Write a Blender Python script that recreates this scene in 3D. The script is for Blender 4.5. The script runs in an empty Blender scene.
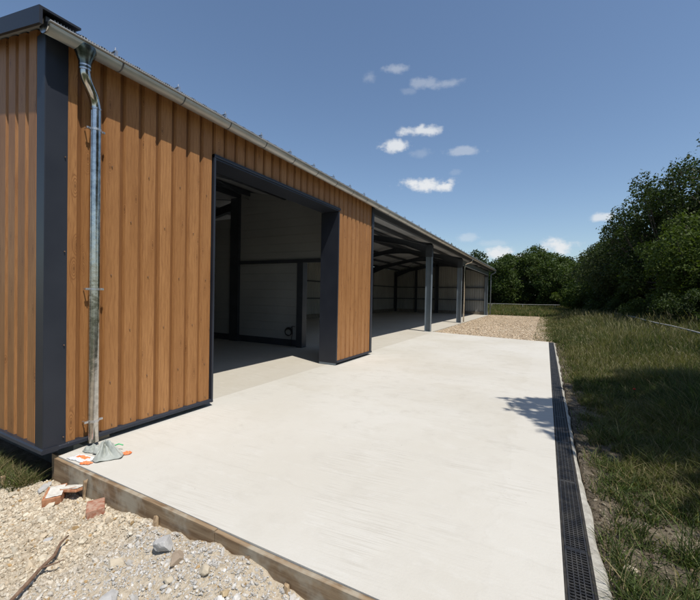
import bpy, math, random
import numpy as np
from mathutils import Vector, Matrix
PI = math.pi
rnd = random.Random(7)
S = bpy.context.scene
COL = S.collection

# ------------------------------------------------------------------ noise
def vnoise(x, y, seed=0):
    x = np.asarray(x, float); y = np.asarray(y, float)
    xi = np.floor(x).astype(np.int64); yi = np.floor(y).astype(np.int64)
    xf = x - xi; yf = y - yi
    def h(a, b):
        n = (a * 374761393 + b * 668265263 + seed * 974634777) & 0x7fffffff
        n = ((n ^ (n >> 13)) * 1274126177) & 0x7fffffff
        return ((n ^ (n >> 16)) & 0xffff) / 65535.0
    u = xf * xf * (3 - 2 * xf); v = yf * yf * (3 - 2 * yf)
    return (h(xi, yi) * (1 - u) + h(xi + 1, yi) * u) * (1 - v) + (h(xi, yi + 1) * (1 - u) + h(xi + 1, yi + 1) * u) * v
def fbm(x, y, s=1.0, o=4, seed=0):
    t = 0; a = .5
    for i in range(o):
        t = t + a * vnoise(np.asarray(x) * s, np.asarray(y) * s, seed + i); s *= 2.03; a *= .5
    return t
def sst(a, b, x):
    t = np.clip((np.asarray(x, float) - a) / (b - a), 0, 1); return t * t * (3 - 2 * t)

# ------------------------------------------------------------------ object helpers
WL = {}
def setp(o, label=None, cat=None, group=None, kind=None):
    if label: o['label'] = label
    if cat: o['category'] = cat
    if group: o['group'] = group
    if kind: o['kind'] = kind
    return o
def thing(name, loc, label, cat, group=None):
    o = bpy.data.objects.new(name, None); COL.objects.link(o)
    o.location = loc; o.empty_display_size = .2; WL[o] = Vector(loc)
    return setp(o, label, cat, group)
def mesh_np(name, V, faces, mats, parent=None, smooth=False, point_attr=None, face_attr=None, loc=None, mi=None):
    """V (n,3) world coordinates; faces = list of index arrays (each (m,k))"""
    V = np.asarray(V, dtype=np.float64).reshape(-1, 3)
    if loc is None:
        lo = V.min(0); hi = V.max(0); loc = Vector(((lo[0]+hi[0])/2, (lo[1]+hi[1])/2, lo[2]))
    loc = Vector(loc)
    V = V - np.array(loc)
    me = bpy.data.meshes.new(name)
    if isinstance(faces, list) and len(faces) and isinstance(faces[0], np.ndarray) and faces[0].ndim == 2:
        cnt = np.concatenate([np.full(len(f), f.shape[1]) for f in faces])
        idx = np.concatenate([f.reshape(-1) for f in faces])
    else:
        cnt = np.array([len(f) for f in faces]); idx = np.array([i for f in faces for i in f])
    me.vertices.add(len(V)); me.vertices.foreach_set('co', V.astype(np.float32).reshape(-1))
    me.loops.add(len(idx)); me.loops.foreach_set('vertex_index', idx.astype(np.int32))
    me.polygons.add(len(cnt))
    me.polygons.foreach_set('loop_start', np.concatenate([[0], np.cumsum(cnt)[:-1]]).astype(np.int32))
    me.polygons.foreach_set('loop_total', cnt.astype(np.int32))
    me.update(calc_edges=True)
    for m in (mats if isinstance(mats, (list, tuple)) else [mats]): me.materials.append(m)
    if mi is not None: me.polygons.foreach_set('material_index', np.asarray(mi, dtype=np.int32))
    me.polygons.foreach_set('use_smooth', np.full(len(cnt), bool(smooth)))
    for k, a in (point_attr or {}).items():
        a = np.asarray(a, float)
        if a.ndim == 1:
            at = me.attributes.new(k, 'FLOAT', 'POINT'); at.data.foreach_set('value', a.astype(np.float32))
        else:
            at = me.attributes.new(k, 'FLOAT_VECTOR', 'POINT'); at.data.foreach_set('vector', a.astype(np.float32).reshape(-1))
    for k, a in (face_attr or {}).items():
        at = me.attributes.new(k, 'FLOAT', 'FACE'); at.data.foreach_set('value', np.asarray(a, np.float32))
    me.validate()
    o = bpy.data.objects.new(name, me); COL.objects.link(o)
    WL[o] = loc
    if parent is not None:
        o.parent = parent; o.location = loc - WL[parent]
    else: o.location = loc
    return o
class MB:
    def __init__(s): s.v = []; s.f = []
    def add(s, vs, fs):
        b = len(s.v); s.v += [tuple(p) for p in vs]; s.f += [tuple(i + b for i in f) for f in fs]; return s
    def box(s, x0, x1, y0, y1, z0, z1):
        return s.add([(x0,y0,z0),(x1,y0,z0),(x1,y1,z0),(x0,y1,z0),(x0,y0,z1),(x1,y0,z1),(x1,y1,z1),(x0,y1,z1)],
                     [(3,2,1,0),(4,5,6,7),(0,1,5,4),(1,2,6,5),(2,3,7,6),(3,0,4,7)])
    def prism(s, prof, fn, a, b):
        """prof list of 2D points; fn(p,q,t)->3D"""
        n = len(prof)
        s.add([fn(p[0], p[1], a) for p in prof] + [fn(p[0], p[1], b) for p in prof],
              [tuple(range(n))[::-1], tuple(range(n, 2*n))] + [(i, (i+1) % n, n+(i+1) % n, n+i) for i in range(n)])
        return s
    def tube(s, path, rad, n=8, cap=True):
        P = [Vector(p) for p in path]
        if not isinstance(rad, (list, tuple)): rad = [rad]*len(P)
        vs = []; up = None
        for i, p in enumerate(P):
            d = (P[min(i+1, len(P)-1)] - P[max(i-1, 0)]).normalized()
            if up is None:
                up = Vector((0, 0, 1)) if abs(d.z) < .9 else Vector((1, 0, 0))
            a = (up - d * up.dot(d)).normalized(); up = a; b = d.cross(a)
            for k in range(n):
                t = 2*PI*k/n; vs.append(p + (a*math.cos(t) + b*math.sin(t))*rad[i])
        fs = []
        for i in range(len(P)-1):
            for k in range(n):
                fs.append((i*n+k, i*n+(k+1) % n, (i+1)*n+(k+1) % n, (i+1)*n+k))
        if cap: fs += [tuple(range(n))[::-1], tuple(range((len(P)-1)*n, len(P)*n))]
        return s.add(vs, fs)
    def build(s, name, mat, parent=None, smooth=False, bevel=0, loc=None):
        o = mesh_np(name, s.v, s.f, mat, parent, smooth, loc=loc)
        if bevel:
            m = o.modifiers.new('b', 'BEVEL'); m.width = bevel; m.segments = 2; m.limit_method = 'ANGLE'
        return o
def copy_tree(o, parent=None):
    c = o.copy(); COL.objects.link(c)
    if parent is not None: c.parent = parent
    for ch in list(o.children): copy_tree(ch, c)
    return c

# ------------------------------------------------------------------ materials
class NT:
    def __init__(s, nt): s.nt = nt
    def n(s, t, ins=None, **kw):
        nd = s.nt.nodes.new(t)
        for k, v in kw.items(): setattr(nd, k, v)
        for k, v in (ins or {}).items():
            sk = nd.inputs[k]
            if isinstance(v, bpy.types.NodeSocket): s.nt.links.new(v, sk)
            else: sk.default_value = v
        return nd
    def math(s, op, a, b=0.0, c=0.0, clamp=False):
        return s.n('ShaderNodeMath', {0: a, 1: b, 2: c}, operation=op, use_clamp=clamp).outputs[0]
    def mix(s, f, a, b, blend='MIX'):
        nd = s.nt.nodes.new('ShaderNodeMix'); nd.data_type = 'RGBA'; nd.blend_type = blend; nd.clamp_factor = True
        for sk, v in ((nd.inputs[0], f), (nd.inputs[6], a), (nd.inputs[7], b)):
            if isinstance(v, bpy.types.NodeSocket): s.nt.links.new(v, sk)
            else: sk.default_value = v if isinstance(v, (int, float)) else (*v, 1)
        return nd.outputs[2]
    def ramp(s, f, lo, hi): 
        return s.n('ShaderNodeMapRange', {'Value': f, 'From Min': lo, 'From Max': hi}, interpolation_type='SMOOTHSTEP').outputs[0]
    def noise(s, vec, scale, detail=4, rough=.6, dim='3D'):
        return s.n('ShaderNodeTexNoise', {'Vector': vec, 'Scale': scale, 'Detail': detail, 'Roughness': rough}, noise_dimensions=dim).outputs[0]
    def vmul(s, vec, k): return s.n('ShaderNodeVectorMath', {0: vec, 1: k}, operation='MULTIPLY').outputs[0]
    def attr(s, name, out='Vector'): return s.n('ShaderNodeAttribute', attribute_name=name).outputs[out]
def newmat(name):
    m = bpy.data.materials.new(name); m.use_nodes = True; m.node_tree.nodes.clear()
    T = NT(m.node_tree)
    out = T.n('ShaderNodeOutputMaterial'); b = T.n('ShaderNodeBsdfPrincipled')
    T.nt.links.new(b.outputs[0], out.inputs[0]); T.b = b; T.out = out
    T.P = T.n('ShaderNodeNewGeometry').outputs['Position']
    return m, T
def fin(T, col=None, rough=None, bump=None, bstr=.3, bdist=.01, metal=None, spec=None):
    def put(k, v):
        if isinstance(v, bpy.types.NodeSocket): T.nt.links.new(v, T.b.inputs[k])
        else: T.b.inputs[k].default_value = (*v, 1) if isinstance(v, tuple) else v
    if col is not None: put('Base Color', col)
    if rough is not None: put('Roughness', rough)
    if metal is not None: put('Metallic', metal)
    if spec is not None: put('Specular IOR Level', spec)
    if bump is not None:
        bn = T.n('ShaderNodeBump', {'Height': bump, 'Strength': bstr, 'Distance': bdist}); T.nt.links.new(bn.outputs[0], T.b.inputs['Normal'])
def simple(name, c1, c2=None, rough=.6, scale=8, metal=0, bscale=60, bstr=.1, bdist=.003, stretch=(1,1,1), spec=.5, rvar=.1):
    m, T = newmat(name)
    v = T.vmul(T.P, stretch)
    n = T.noise(v, scale, 5)
    col = T.mix(T.ramp(n, .3, .7), c1, c2 or c1)
    r = T.math('MULTIPLY_ADD', n, rvar*2, rough - rvar)
    fin(T, col, r, T.noise(v, bscale, 3), bstr, bdist, metal, spec)
    return m
M = {}
M['steel_dark'] = simple('anthracite_steel', (.026,.031,.042), (.036,.042,.055), .42, 3, bscale=25, bstr=.03)
M['trim'] = simple('anthracite_trim', (.019,.022,.031), (.026,.030,.040), .42, 1.2, bscale=4, bstr=.08, bdist=.004, spec=.35)
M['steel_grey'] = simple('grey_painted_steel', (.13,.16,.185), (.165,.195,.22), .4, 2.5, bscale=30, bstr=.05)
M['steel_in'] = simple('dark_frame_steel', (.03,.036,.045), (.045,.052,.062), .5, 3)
M['roof'] = simple('roof_sheet_grey', (.06,.063,.068), (.085,.088,.092), .5, 4)
M['lining'] = simple('roof_lining', (.33,.34,.36), (.40,.41,.42), .8, 1.6, bscale=20, bstr=.2)
M['panel'] = simple('sandwich_panel', (.27,.28,.275), (.31,.32,.315), .6, .8)
M['gutter'] = simple('zinc_gutter', (.42,.405,.375), (.51,.495,.46), .38, 6, metal=.55, bscale=10, bstr=.12, stretch=(1,.4,1))
M['galv'] = simple('galvanised_pipe', (.42,.40,.37), (.68,.66,.62), .2, 16, metal=1.0, bscale=7, bstr=.5, bdist=.006, rvar=.1)
M['outlet'] = simple('dark_outlet_metal', (.07,.085,.08), (.14,.155,.15), .22, 14, metal=.9)
M['bolt'] = simple('bolt_metal', (.5,.5,.5), (.65,.65,.65), .35, 30, metal=.9)
M['black'] = simple('black_rubber', (.012,.012,.013), (.02,.02,.02), .6, 20)
M['grate'] = simple('black_grating', (.014,.014,.016), (.05,.046,.04), .5, 9, bscale=80, bstr=.15)
M['channel'] = simple('channel_inside', (.012,.011,.010), (.04,.035,.028), .9, 12)
M['bark'] = simple('bark', (.055,.045,.034), (.11,.095,.07), .9, 6, bscale=25, bstr=.8, bdist=.03, stretch=(1,1,.25))
M['fence'] = simple('weathered_rail', (.26,.255,.24), (.40,.39,.37), .8, 5)
M['brick'] = simple('red_brick', (.33,.125,.055), (.46,.24,.13), .9, 30, bscale=120, bstr=.6)
M['red_brick'] = simple('dusty_red_brick', (.30,.11,.06), (.43,.29,.21), .9, 26, bscale=90, bstr=.7)
M['mortar'] = simple('mortar', (.50,.47,.41), (.66,.63,.56), .95, 25, bscale=70, bstr=.7, bdist=.006)
M['stickwood'] = simple('stick_wood', (.13,.075,.045), (.22,.14,.09), .9, 25, bscale=60, bstr=.5)
M['pegwood'] = simple('splintered_wood', (.16,.10,.055), (.40,.29,.17), .9, 35, bscale=90, bstr=.8, stretch=(1,1,.3))
M['bag'] = simple('grey_green_fabric', (.27,.29,.26), (.40,.42,.38), .75, 8, bscale=30, bstr=.4, bdist=.01)
M['white_plastic'] = simple('white_plastic', (.62,.62,.62), (.74,.73,.71), .35, 10, bscale=20, bstr=.4, bdist=.008)
M['orange_plastic'] = simple('orange_plastic', (.74,.17,.045), (.80,.23,.08), .35, 10, bscale=20, bstr=.4, bdist=.008)
M['green_cord'] = simple('green_cord', (.06,.42,.16), (.10,.5,.2), .6, 10)
M['poppy'] = simple('poppy_petal', (.50,.008,.006), (.6,.015,.01), .6, 10)

# timber print steel
def wood_print():
    m, T = newmat('timber_print_cladding')
    bd = T.attr('bd'); bi = T.attr('bi', 'Fac')
    sx = T.n('ShaderNodeSeparateXYZ', {0: bd})
    u, v = sx.outputs[0], sx.outputs[1]
    vv = T.math('ADD', v, T.math('MULTIPLY', bi, 3.7))
    base = T.n('ShaderNodeCombineXYZ', {0: u, 1: vv, 2: T.math('MULTIPLY', bi, 11.0)}).outputs[0]
    # knots: rings warped by distance from cell points, elongated along the board
    kv = T.n('ShaderNodeCombineXYZ', {0: T.math('MULTIPLY', u, 7.0), 1: T.math('MULTIPLY', vv, 2.0)}).outputs[0]
    vo = T.n('ShaderNodeTexVoronoi', {'Vector': kv, 'Scale': 1.0, 'Randomness': .9}, voronoi_dimensions='2D', feature='F1')
    vcol = T.n('ShaderNodeSeparateColor', {0: vo.outputs['Color']}).outputs[0]; vo = vo.outputs['Distance']
    has = T.math('GREATER_THAN', vcol, .5)
    warp = T.noise(T.vmul(base, (7, 2.2, 1)), 1.6, 3, .5)
    km = T.math('MULTIPLY', T.ramp(vo, .40, .12), has)
    grain0 = T.math('ADD', T.math('MULTIPLY', u, 150.0), T.math('MULTIPLY', warp, 12.0))
    rings = T.math('MULTIPLY', vo, 95.0)
    ph = T.math('ADD', T.math('MULTIPLY', grain0, T.math('SUBTRACT', 1.0, km)), T.math('MULTIPLY', rings, km))
    g = T.math('MULTIPLY_ADD', T.math('SINE', ph), .5, .5)
    fine = T.noise(T.vmul(base, (260, 5, 1)), 1.0, 4, .7)
    tone = T.noise(T.vmul(base, (5, .7, 1)), 1.0, 2)
    c = T.mix(T.ramp(tone, .3, .7), (.325,.150,.050), (.405,.198,.072))
    c = T.mix(T.math('MULTIPLY', T.ramp(g, .55, 1.0), T.math('MULTIPLY_ADD', km, .55, .20)), c, (.135,.048,.013))
    c = T.mix(T.math('MULTIPLY', T.ramp(fine, .46, .68), .7), c, (.17,.066,.02))
    c = T.mix(T.math('MULTIPLY', T.math('MULTIPLY', T.ramp(vo, .075, .03), has), .45), c, (.06,.02,.007))
    c = T.mix(T.math('MULTIPLY_ADD', T.math('FRACT', T.math('MULTIPLY', bi, 5.3)), .28, 0), c, (.23,.098,.03))
    c = T.mix(T.math('MULTIPLY', T.ramp(sx.outputs[2], .38, .0), .55), c, (.12,.046,.014))   # rib valleys and slope feet coloured darker, groove shade painted in
    fin(T, c, T.math('MULTIPLY_ADD', fine, .2, .42), T.math('ADD', fine, g), .04, .002, spec=.35)
    return m
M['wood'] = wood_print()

def ribbed(name, c1, c2, rough=.55):
    m, T = newmat(name)
    n = T.noise(T.vmul(T.P, (1, 1, .3)), 1.3, 4)
    fin(T, T.mix(T.ramp(n, .3, .7), c1, c2), rough)
    return m
M['liner'] = ribbed('ribbed_liner', (.26,.262,.245), (.33,.33,.31))

# concrete
def concrete(name, c1, c2, c3, yard=True):
    m, T = newmat(name)
    P = T.P; s = T.n('ShaderNodeSeparateXYZ', {0: P}); x, y = s.outputs[0], s.outputs[1]
    big = T.noise(P, .55, 5, .62); mid = T.noise(P, 3.2, 6, .68); fine = T.noise(P, 55, 4, .7)
    c = T.mix(T.ramp(big, .34, .66), c1, c2)
    c = T.mix(T.math('MULTIPLY', T.ramp(mid, .48, .75), .5), c, c3)
    # broom and float marks, direction across the yard, broken up in patches
    wv = T.n('ShaderNodeCombineXYZ', {0: T.math('MULTIPLY', T.math('ADD', x, T.math('MULTIPLY', y, .12)), 2.0), 1: T.math('MULTIPLY', T.math('SUBTRACT', y, T.math('MULTIPLY', x, .10)), 70.0)}).outputs[0]
    broom = T.noise(wv, 1.0, 3, .6)
    patch = T.ramp(T.noise(P, 1.1, 3), .45, .62)
    h = T.math('ADD', T.math('MULTIPLY', fine, .35), T.math('MULTIPLY', T.math('MULTIPLY', broom, patch), .75))
    if yard:
        wob = T.math('MULTIPLY', T.math('ABSOLUTE', T.math('SUBTRACT', T.noise(P, 2.6, 4, .6), .5)), .8)
        xx = T.math('ADD', x, wob)
        edge = T.ramp(xx, -.27, -.21)                      # later pour along the drain
        c = T.mix(T.math('MULTIPLY', edge, .4), c, c2)
        # a lap line running across the slab
        wob2 = T.math('MULTIPLY', T.math('SUBTRACT', T.noise(P, .9, 5, .7), .5), .9)
        ln = T.math('ADD', T.math('SUBTRACT', y, T.math('MULTIPLY', x, -.22)), wob2)
        lapa = T.ramp(ln, 4.25, 4.19); 
        c = T.mix(T.math('MULTIPLY', lapa, .35), c, c2)
        seam = 0.0 if False else T.math('MULTIPLY', T.ramp(T.math('ABSOLUTE', T.math('SUBTRACT', ln, 4.22)), .03, .003), .03)
        seam2 = T.math('MULTIPLY', T.ramp(T.math('ABSOLUTE', T.math('ADD', xx, .25)), .02, .002), .02)
        ln3 = T.math('ADD', y, T.math('MULTIPLY', wob2, .35))
        seam3 = T.math('MULTIPLY', T.ramp(T.math('ABSOLUTE', T.math('SUBTRACT', ln3, 2.45)), .02, .002), .06)
        c = T.mix(T.math('ADD', T.math('ADD', seam, seam2), seam3), c, (.27,.245,.20))
        h = T.math('ADD', h, T.math('MULTIPLY', edge, .12)); h = T.math('ADD', h, T.math('MULTIPLY', lapa, .3))
    c = T.mix(T.math('MULTIPLY', T.math('MULTIPLY', T.ramp(broom, .46, .66), patch), .55), c, c3)
    sm = T.noise(T.vmul(P, (1.1, 2.6, 1)), 2.4, 6, .72)
    c = T.mix(T.math('MULTIPLY', T.ramp(sm, .55, .66), .18), c, (.62,.605,.56))
    pits = T.n('ShaderNodeTexVoronoi', {'Vector': P, 'Scale': 9.0}, feature='F1').outputs['Distance']
    pc = T.noise(P, 40, 2)
    c = T.mix(T.math('MULTIPLY', T.math('MULTIPLY', T.ramp(pits, .055, .02), T.ramp(pc, .48, .55)), .7), c, (.17,.15,.12))
    stain = T.math('MULTIPLY', T.ramp(T.noise(P, 2.1, 6, .75), .6, .74), .3)
    c = T.mix(stain, c, (.34,.31,.26))
    fin(T, c, .88, h, .6, .008, spec=.15)
    return m
M['conc'] = concrete('pale_concrete', (.50,.470,.402), (.565,.542,.485), (.43,.40,.34))
M['conc_in'] = concrete('barn_floor_concrete', (.455,.42,.35), (.49,.46,.395), (.41,.375,.31), False)
M['kerb'] = simple('rough_concrete', (.30,.28,.235), (.46,.44,.38), .95, 9, bscale=45, bstr=.8, bdist=.01)
M['plinth'] = simple('plinth_concrete', (.13,.115,.09), (.22,.195,.155), .95, 5, bscale=40, bstr=.6, bdist=.006)
def board_mat():
    m, T = newmat('formwork_timber')
    v = T.vmul(T.P, (1.4, 30, 22)); g = T.noise(v, 1.2, 5, .65)
    st = T.noise(T.P, 3.0, 4)
    c = T.mix(T.ramp(g, .35, .68), (.30,.215,.13), (.165,.105,.058))
    c = T.mix(T.math('MULTIPLY', T.ramp(st, .45, .62), .75), c, (.40,.36,.28))
    fin(T, c, .9, g, .5, .004, spec=.2)
    return m
M['board'] = board_mat()
def attr_mat(name, rough=.9, bscale=60, bstr=.5, bdist=.004, var=.25, transl=0, spec=.25, gain=1.0):
    m, T = newmat(name)
    a = T.attr('col', 'Vector')
    n = T.noise(T.P, bscale*.5, 4)
    c = T.mix(T.math('MULTIPLY', T.ramp(n, .35, .75), var), T.vmul(a, (gain,)*3), T.vmul(a, (.45,.45,.45)))
    if transl:
        fin(T, a, rough, None, spec=spec)
        tr = T.n('ShaderNodeBsdfTranslucent', {'Color': T.vmul(a, (1.3, 1.45, .6))})
        mx = T.n('ShaderNodeMixShader', {0: transl, 1: T.b.outputs[0], 2: tr.outputs[0]})
        T.nt.links.new(mx.outputs[0], T.out.inputs[0])
    else: fin(T, c, rough, T.noise(T.P, bscale, 4), bstr, bdist, spec=spec)
    return m
M['stone'] = attr_mat('limestone')
M['grass'] = attr_mat('grass_blade', .6, transl=.3)
M['leaf'] = attr_mat('leaf', .6, transl=.30, spec=.2)
def ground_mat():
    m, T = newmat('ground_soil')
    a = T.attr('zone'); s = T.n('ShaderNodeSeparateXYZ', {0: a})
    n1 = T.noise(T.P, 7, 6, .7); n2 = T.noise(T.P, 38, 5, .7); n3 = T.noise(T.P, .5, 4)
    soil = T.mix(T.ramp(n1, .35, .68), (.085,.068,.045), (.20,.165,.12))
    lime = T.mix(T.ramp(n2, .32, .66), (.42,.345,.24), (.60,.52,.40))
    turf = T.mix(T.ramp(n3, .4, .6), (.050,.062,.022), (.095,.10,.036))
    turf = T.mix(T.math('MULTIPLY', T.ramp(n2, .4, .7), .5), turf, (.03,.036,.014))
    c = T.mix(s.outputs[0], soil, lime); turf = T.mix(T.ramp(n1, .3, .7), turf, (.028,.034,.013)); c = T.mix(s.outputs[1], c, turf)
    fin(T, c, .95, T.math('ADD', n1, n2), .8, .03, spec=.15)
    return m
M['ground'] = ground_mat()

# ------------------------------------------------------------------ terrain
YF = 1.756; XD = .13
def gz(x, y):
    x = np.asarray(x, float); y = np.asarray(y, float)
    right = -.05 + .05*(fbm(x, y, 1.1, 4, 5) - .5) + .04*(fbm(x, y, 5, 3, 9) - .5) + .10*sst(1.5, 6, x)
    field = .75 * sst(37, 62, y) + .3*(fbm(x, y, .05, 3, 3) - .5)*sst(35, 60, y)
    core = np.full_like(x, -.35)
    gravel = -.198 + .09*(fbm(x, y, 1.3, 4, 21) - .5) + .035*(fbm(x, y, 7, 3, 31) - .5) + .022*(fbm(x, y, 16, 2, 32) - .5)
    gravel = gravel + .085*np.exp(-(((x+1.75)/.55)**2 + ((y-1.62)/.35)**2)) + .05*np.exp(-(((x+2.75)/.4)**2 + ((y-1.75)/.3)**2))
    gravel = gravel - .10*sst(-3.9, -4.8, x) + .12*np.exp(-(((x+4.75)/.4)**2 + ((y-1.35)/.22)**2))
    back = -.035 + .03*(fbm(x, y, 1.2, 3, 41) - .5)
    z = core
    gravel = gravel + (.03 + .09*(fbm(x, y, 8, 3, 61) - .5))*sst(-3.2, -2.2, x)*sst(1.2, 1.65, y) + .05*(fbm(x, y, 9, 3, 62) - .5)*sst(-3.2, -2.4, x)
    z = np.where(y < YF + .02, gravel, z)
    z = np.where((y > 15.0), back, z)
    z = np.where((x < -4.1) & (y > 1.66) & (y < 15), core - .1*sst(1.66, 2.0, y), z)
    z = np.where(x > .30, np.where(y < 200, right, right), z)
    z = np.where((y < YF) & (x > -.4), gravel*(1 - sst(-.1, .5, x)) + right*sst(-.1, .5, x), z)
    far = (y > 34.6) | (x < -13.6)
    z = np.where(far, np.where(y > 34.6, -.04, -.3), z)
    return z + np.where(y > 36, field, 0)
def axis(lo, d0, d1, step, hi, far):
    a = list(np.arange(d0, d1, step)); s = step; p = d1
    while p < hi: a.append(p); s = min(s*1.12, far); p += s
    a.append(hi); s = step; p = d0 - s; b = []
    while p > lo: b.append(p); s = min(s*1.16, far); p -= s
    b.append(lo)
    return np.array(sorted(set(b + a)))
gx = axis(-1500, -5.6, 5.0, .05, 1500, 120); gy = axis(-600, .4, 7.0, .05, 2500, 120)
X, Y = np.meshgrid(gx, gy); Z = gz(X, Y)
nx, ny = len(gx), len(gy)
I = np.arange(nx*ny).reshape(ny, nx)
F = np.stack([I[:-1, :-1], I[:-1, 1:], I[1:, 1:], I[1:, :-1]], -1).reshape(-1, 4)
zr = np.zeros_like(X); zg = np.zeros_like(X)
zr = np.where((X < .3) & (Y < YF + .1), 1.0, zr); zr = np.where((Y > 15), sst(37.5, 35.5, Y)*sst(.25, -.05, X + .9*(fbm(X, Y, .9, 4, 6)-.5)), zr)
zr = np.where((X > .3) & (Y < 15), .55*sst(.55, .8, fbm(X, Y, 1.6, 4, 77))*sst(3.5, .4, X), zr)
zg = np.where(X > .3, sst(.3, 1.5, X)*.65*sst(.3, .6, fbm(X, Y, 1.9, 3, 13)), 0)
zg = np.where((Y > 36) | (X > 8) | (X < -14) | (Y < -2), 1.0, zg)
zg = np.where((X < -4.2) & (Y < 1.9), sst(.35, .6, fbm(X, Y, 2, 3, 3)), zg)
zr = np.where((X < -4.4), zr*.3, zr)
g = mesh_np('ground', np.stack([X, Y, Z], -1).reshape(-1, 3), [F], M['ground'], smooth=True,
            point_attr={'zone': np.stack([zr, zg, zg*0], -1).reshape(-1, 3)}, loc=(0, 0, 0))
setp(g, kind='structure')

# ------------------------------------------------------------------ slabs
def slab(name, pts, z0, z1, mat):
    b = MB(); b.prism(pts, lambda p, q, t: (p, q, t), z0, z1)
    return setp(b.build(name, mat), kind='structure')
slab('concrete_yard', [(-4.32, 2.0), (-4.10, 2.0), (-4.06, YF), (XD, YF), (XD, 15.17), (-.9, 15.33), (-2.4, 15.62), (-4.32, 16.0)], -.25, 0, M['conc'])
slab('barn_floor', [(-13.25, 2.30), (-4.328, 2.30), (-4.328, 16.0), (-4.43, 16.0), (-4.43, 34.25), (-13.25, 34.25)], -.25, -.002, M['conc_in'])
# concrete haunch strip beyond the drain: wavy outer edge
b = MB(); n = 110; ys = np.linspace(YF, 15.2, n)
wd = .315 + .05*(fbm(ys, ys*0, 1.4, 4, 8) - .45) + .045*(fbm(ys, ys*0, 6, 3, 18) - .5) + .03*sst(5, 2, ys)
wd = np.maximum(wd, .298)
for i in range(n):
    b.v += [(.290, ys[i], -.2), (.290, ys[i], -.004), (wd[i]-.008, ys[i], -.006), (wd[i]+.012, ys[i], -.03), (wd[i]+.03, ys[i], -.2)]
for i in range(n-1):
    for k in range(4):
        a = i*5+k; b.f.append((a+5, a+6, a+1, a))
b.f.append((0, 1, 2, 3, 4)); b.f.append(tuple(range(n*5-1, n*5-6, -1)))
setp(b.build('concrete_haunch', M['kerb']), kind='structure')

# ------------------------------------------------------------------ drain
dr = thing('drainage_channel', (.21, YF, 0), 'long black slotted drainage channel set along the right edge of the pale concrete yard', 'drain')
b = MB()
b.box(XD+.002, XD+.014, YF, 15.16, -.14, -.003); b.box(.274, .288, YF, 15.16, -.14, -.003); b.box(XD+.014, .274, YF, 15.16, -.15, -.13)
b.build('channel_body', M['channel'], dr)
L = .985
b = MB()
b.box(.146, .156, 0, L, -.02, -.005); b.box(.262, .272, 0, L, -.02, -.005)
for xx in (.182, .207, .232): b.box(xx-.0035, xx+.0035, 0, L, -.02, -.0062)
yy = .0
k = 0
while yy < L:
    b.box(.156, .262, yy, min(yy+.008, L), -.017, -.0072); yy += .0245
b.box(.156, .262, L-.018, L, -.019, -.0066)
b.v = [(p[0], p[1]+YF+.004, p[2]) for p in b.v]
gr0 = b.build('grate', M['grate'], dr, bevel=.001)
for i in range(1, 14):
    c = gr0.copy(); COL.objects.link(c); c.parent = dr; c.location = gr0.location + Vector((0, i*.99, 0))
    if i == 13: c.scale = (1, .5, 1); c.location.y = 15.16 - .25 - YF - .01
# debris specks along the grate
# ------------------------------------------------------------------ formwork boards
def formboard(x0, x1, label, seed):
    r = random.Random(seed); b = MB(); n = 40
    for i in range(n+1):
        x = x0 + (x1-x0)*i/n; w = .003*math.sin(x*3.1+seed) + .002*r.random(); t = -.004 + .005*math.sin(x*2.3+seed)
        b.v += [(x, 1.716+w, -.27), (x, 1.750+w*.4, -.27), (x, 1.750+w*.4, t), (x, 1.716+w+.001, t-.001)]
    for i in range(n):
        for k in range(4):
            a = i*4+k; c = i*4+(k+1) % 4; b.f.append((a, a+4, c+4, c))
    b.f += [(0, 1, 2, 3), tuple(n*4+k for k in (3, 2, 1, 0))]
    o = b.build('formwork_board', M['board'], bevel=.002); setp(o, label, 'board', 'timber boards along the front edge of the slab')
formboard(-4.06, -1.92, 'muddy timber board along the slab edge, from the barn corner to the middle stake', 1)
formboard(-1.915, .28, 'timber formwork board along the slab edge nearest the bottom centre of the photo', 2)
# stakes
def stake(x, h, label, seed):
    r = random.Random(seed); b = MB(); w = .021
    n = 6
    for j in range(5):
        z = -.33 + (h+.33)*(j/4)**.6
        for k in range(n):
            a = 2*PI*k/n; rr = w*(.75+.7*r.random())*(1 if j < 4 else 1.0)
            b.v.append((x+rr*math.cos(a), 1.688+.55*rr*math.sin(a)+.004*j*r.random(), z + (.05*r.random() if j == 4 else 0)))
    for j in range(4):
        for k in range(n): b.f.append((j*n+k, j*n+(k+1) % n, (j+1)*n+(k+1) % n, (j+1)*n+k))
    b.f.append(tuple(range(4*n, 5*n)))
    o = b.build('wooden_stake', M['pegwood']); setp(o, label, 'stake', 'broken wooden stakes along the formwork')
    return o
stake(-3.47, -.085, 'splintered light wooden stake against the board, just behind the red brick', 1)
b0 = stake(-2.50, -.12, 'small grey splintered stake against the board, second one from the barn', 2)
stake(-1.61, -.10, 'broken brown stake against the board beside the rubble mound', 3)
stake(-1.29, -.12, 'short stake stub against the board nearest the bottom edge of the photo', 4)

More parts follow.
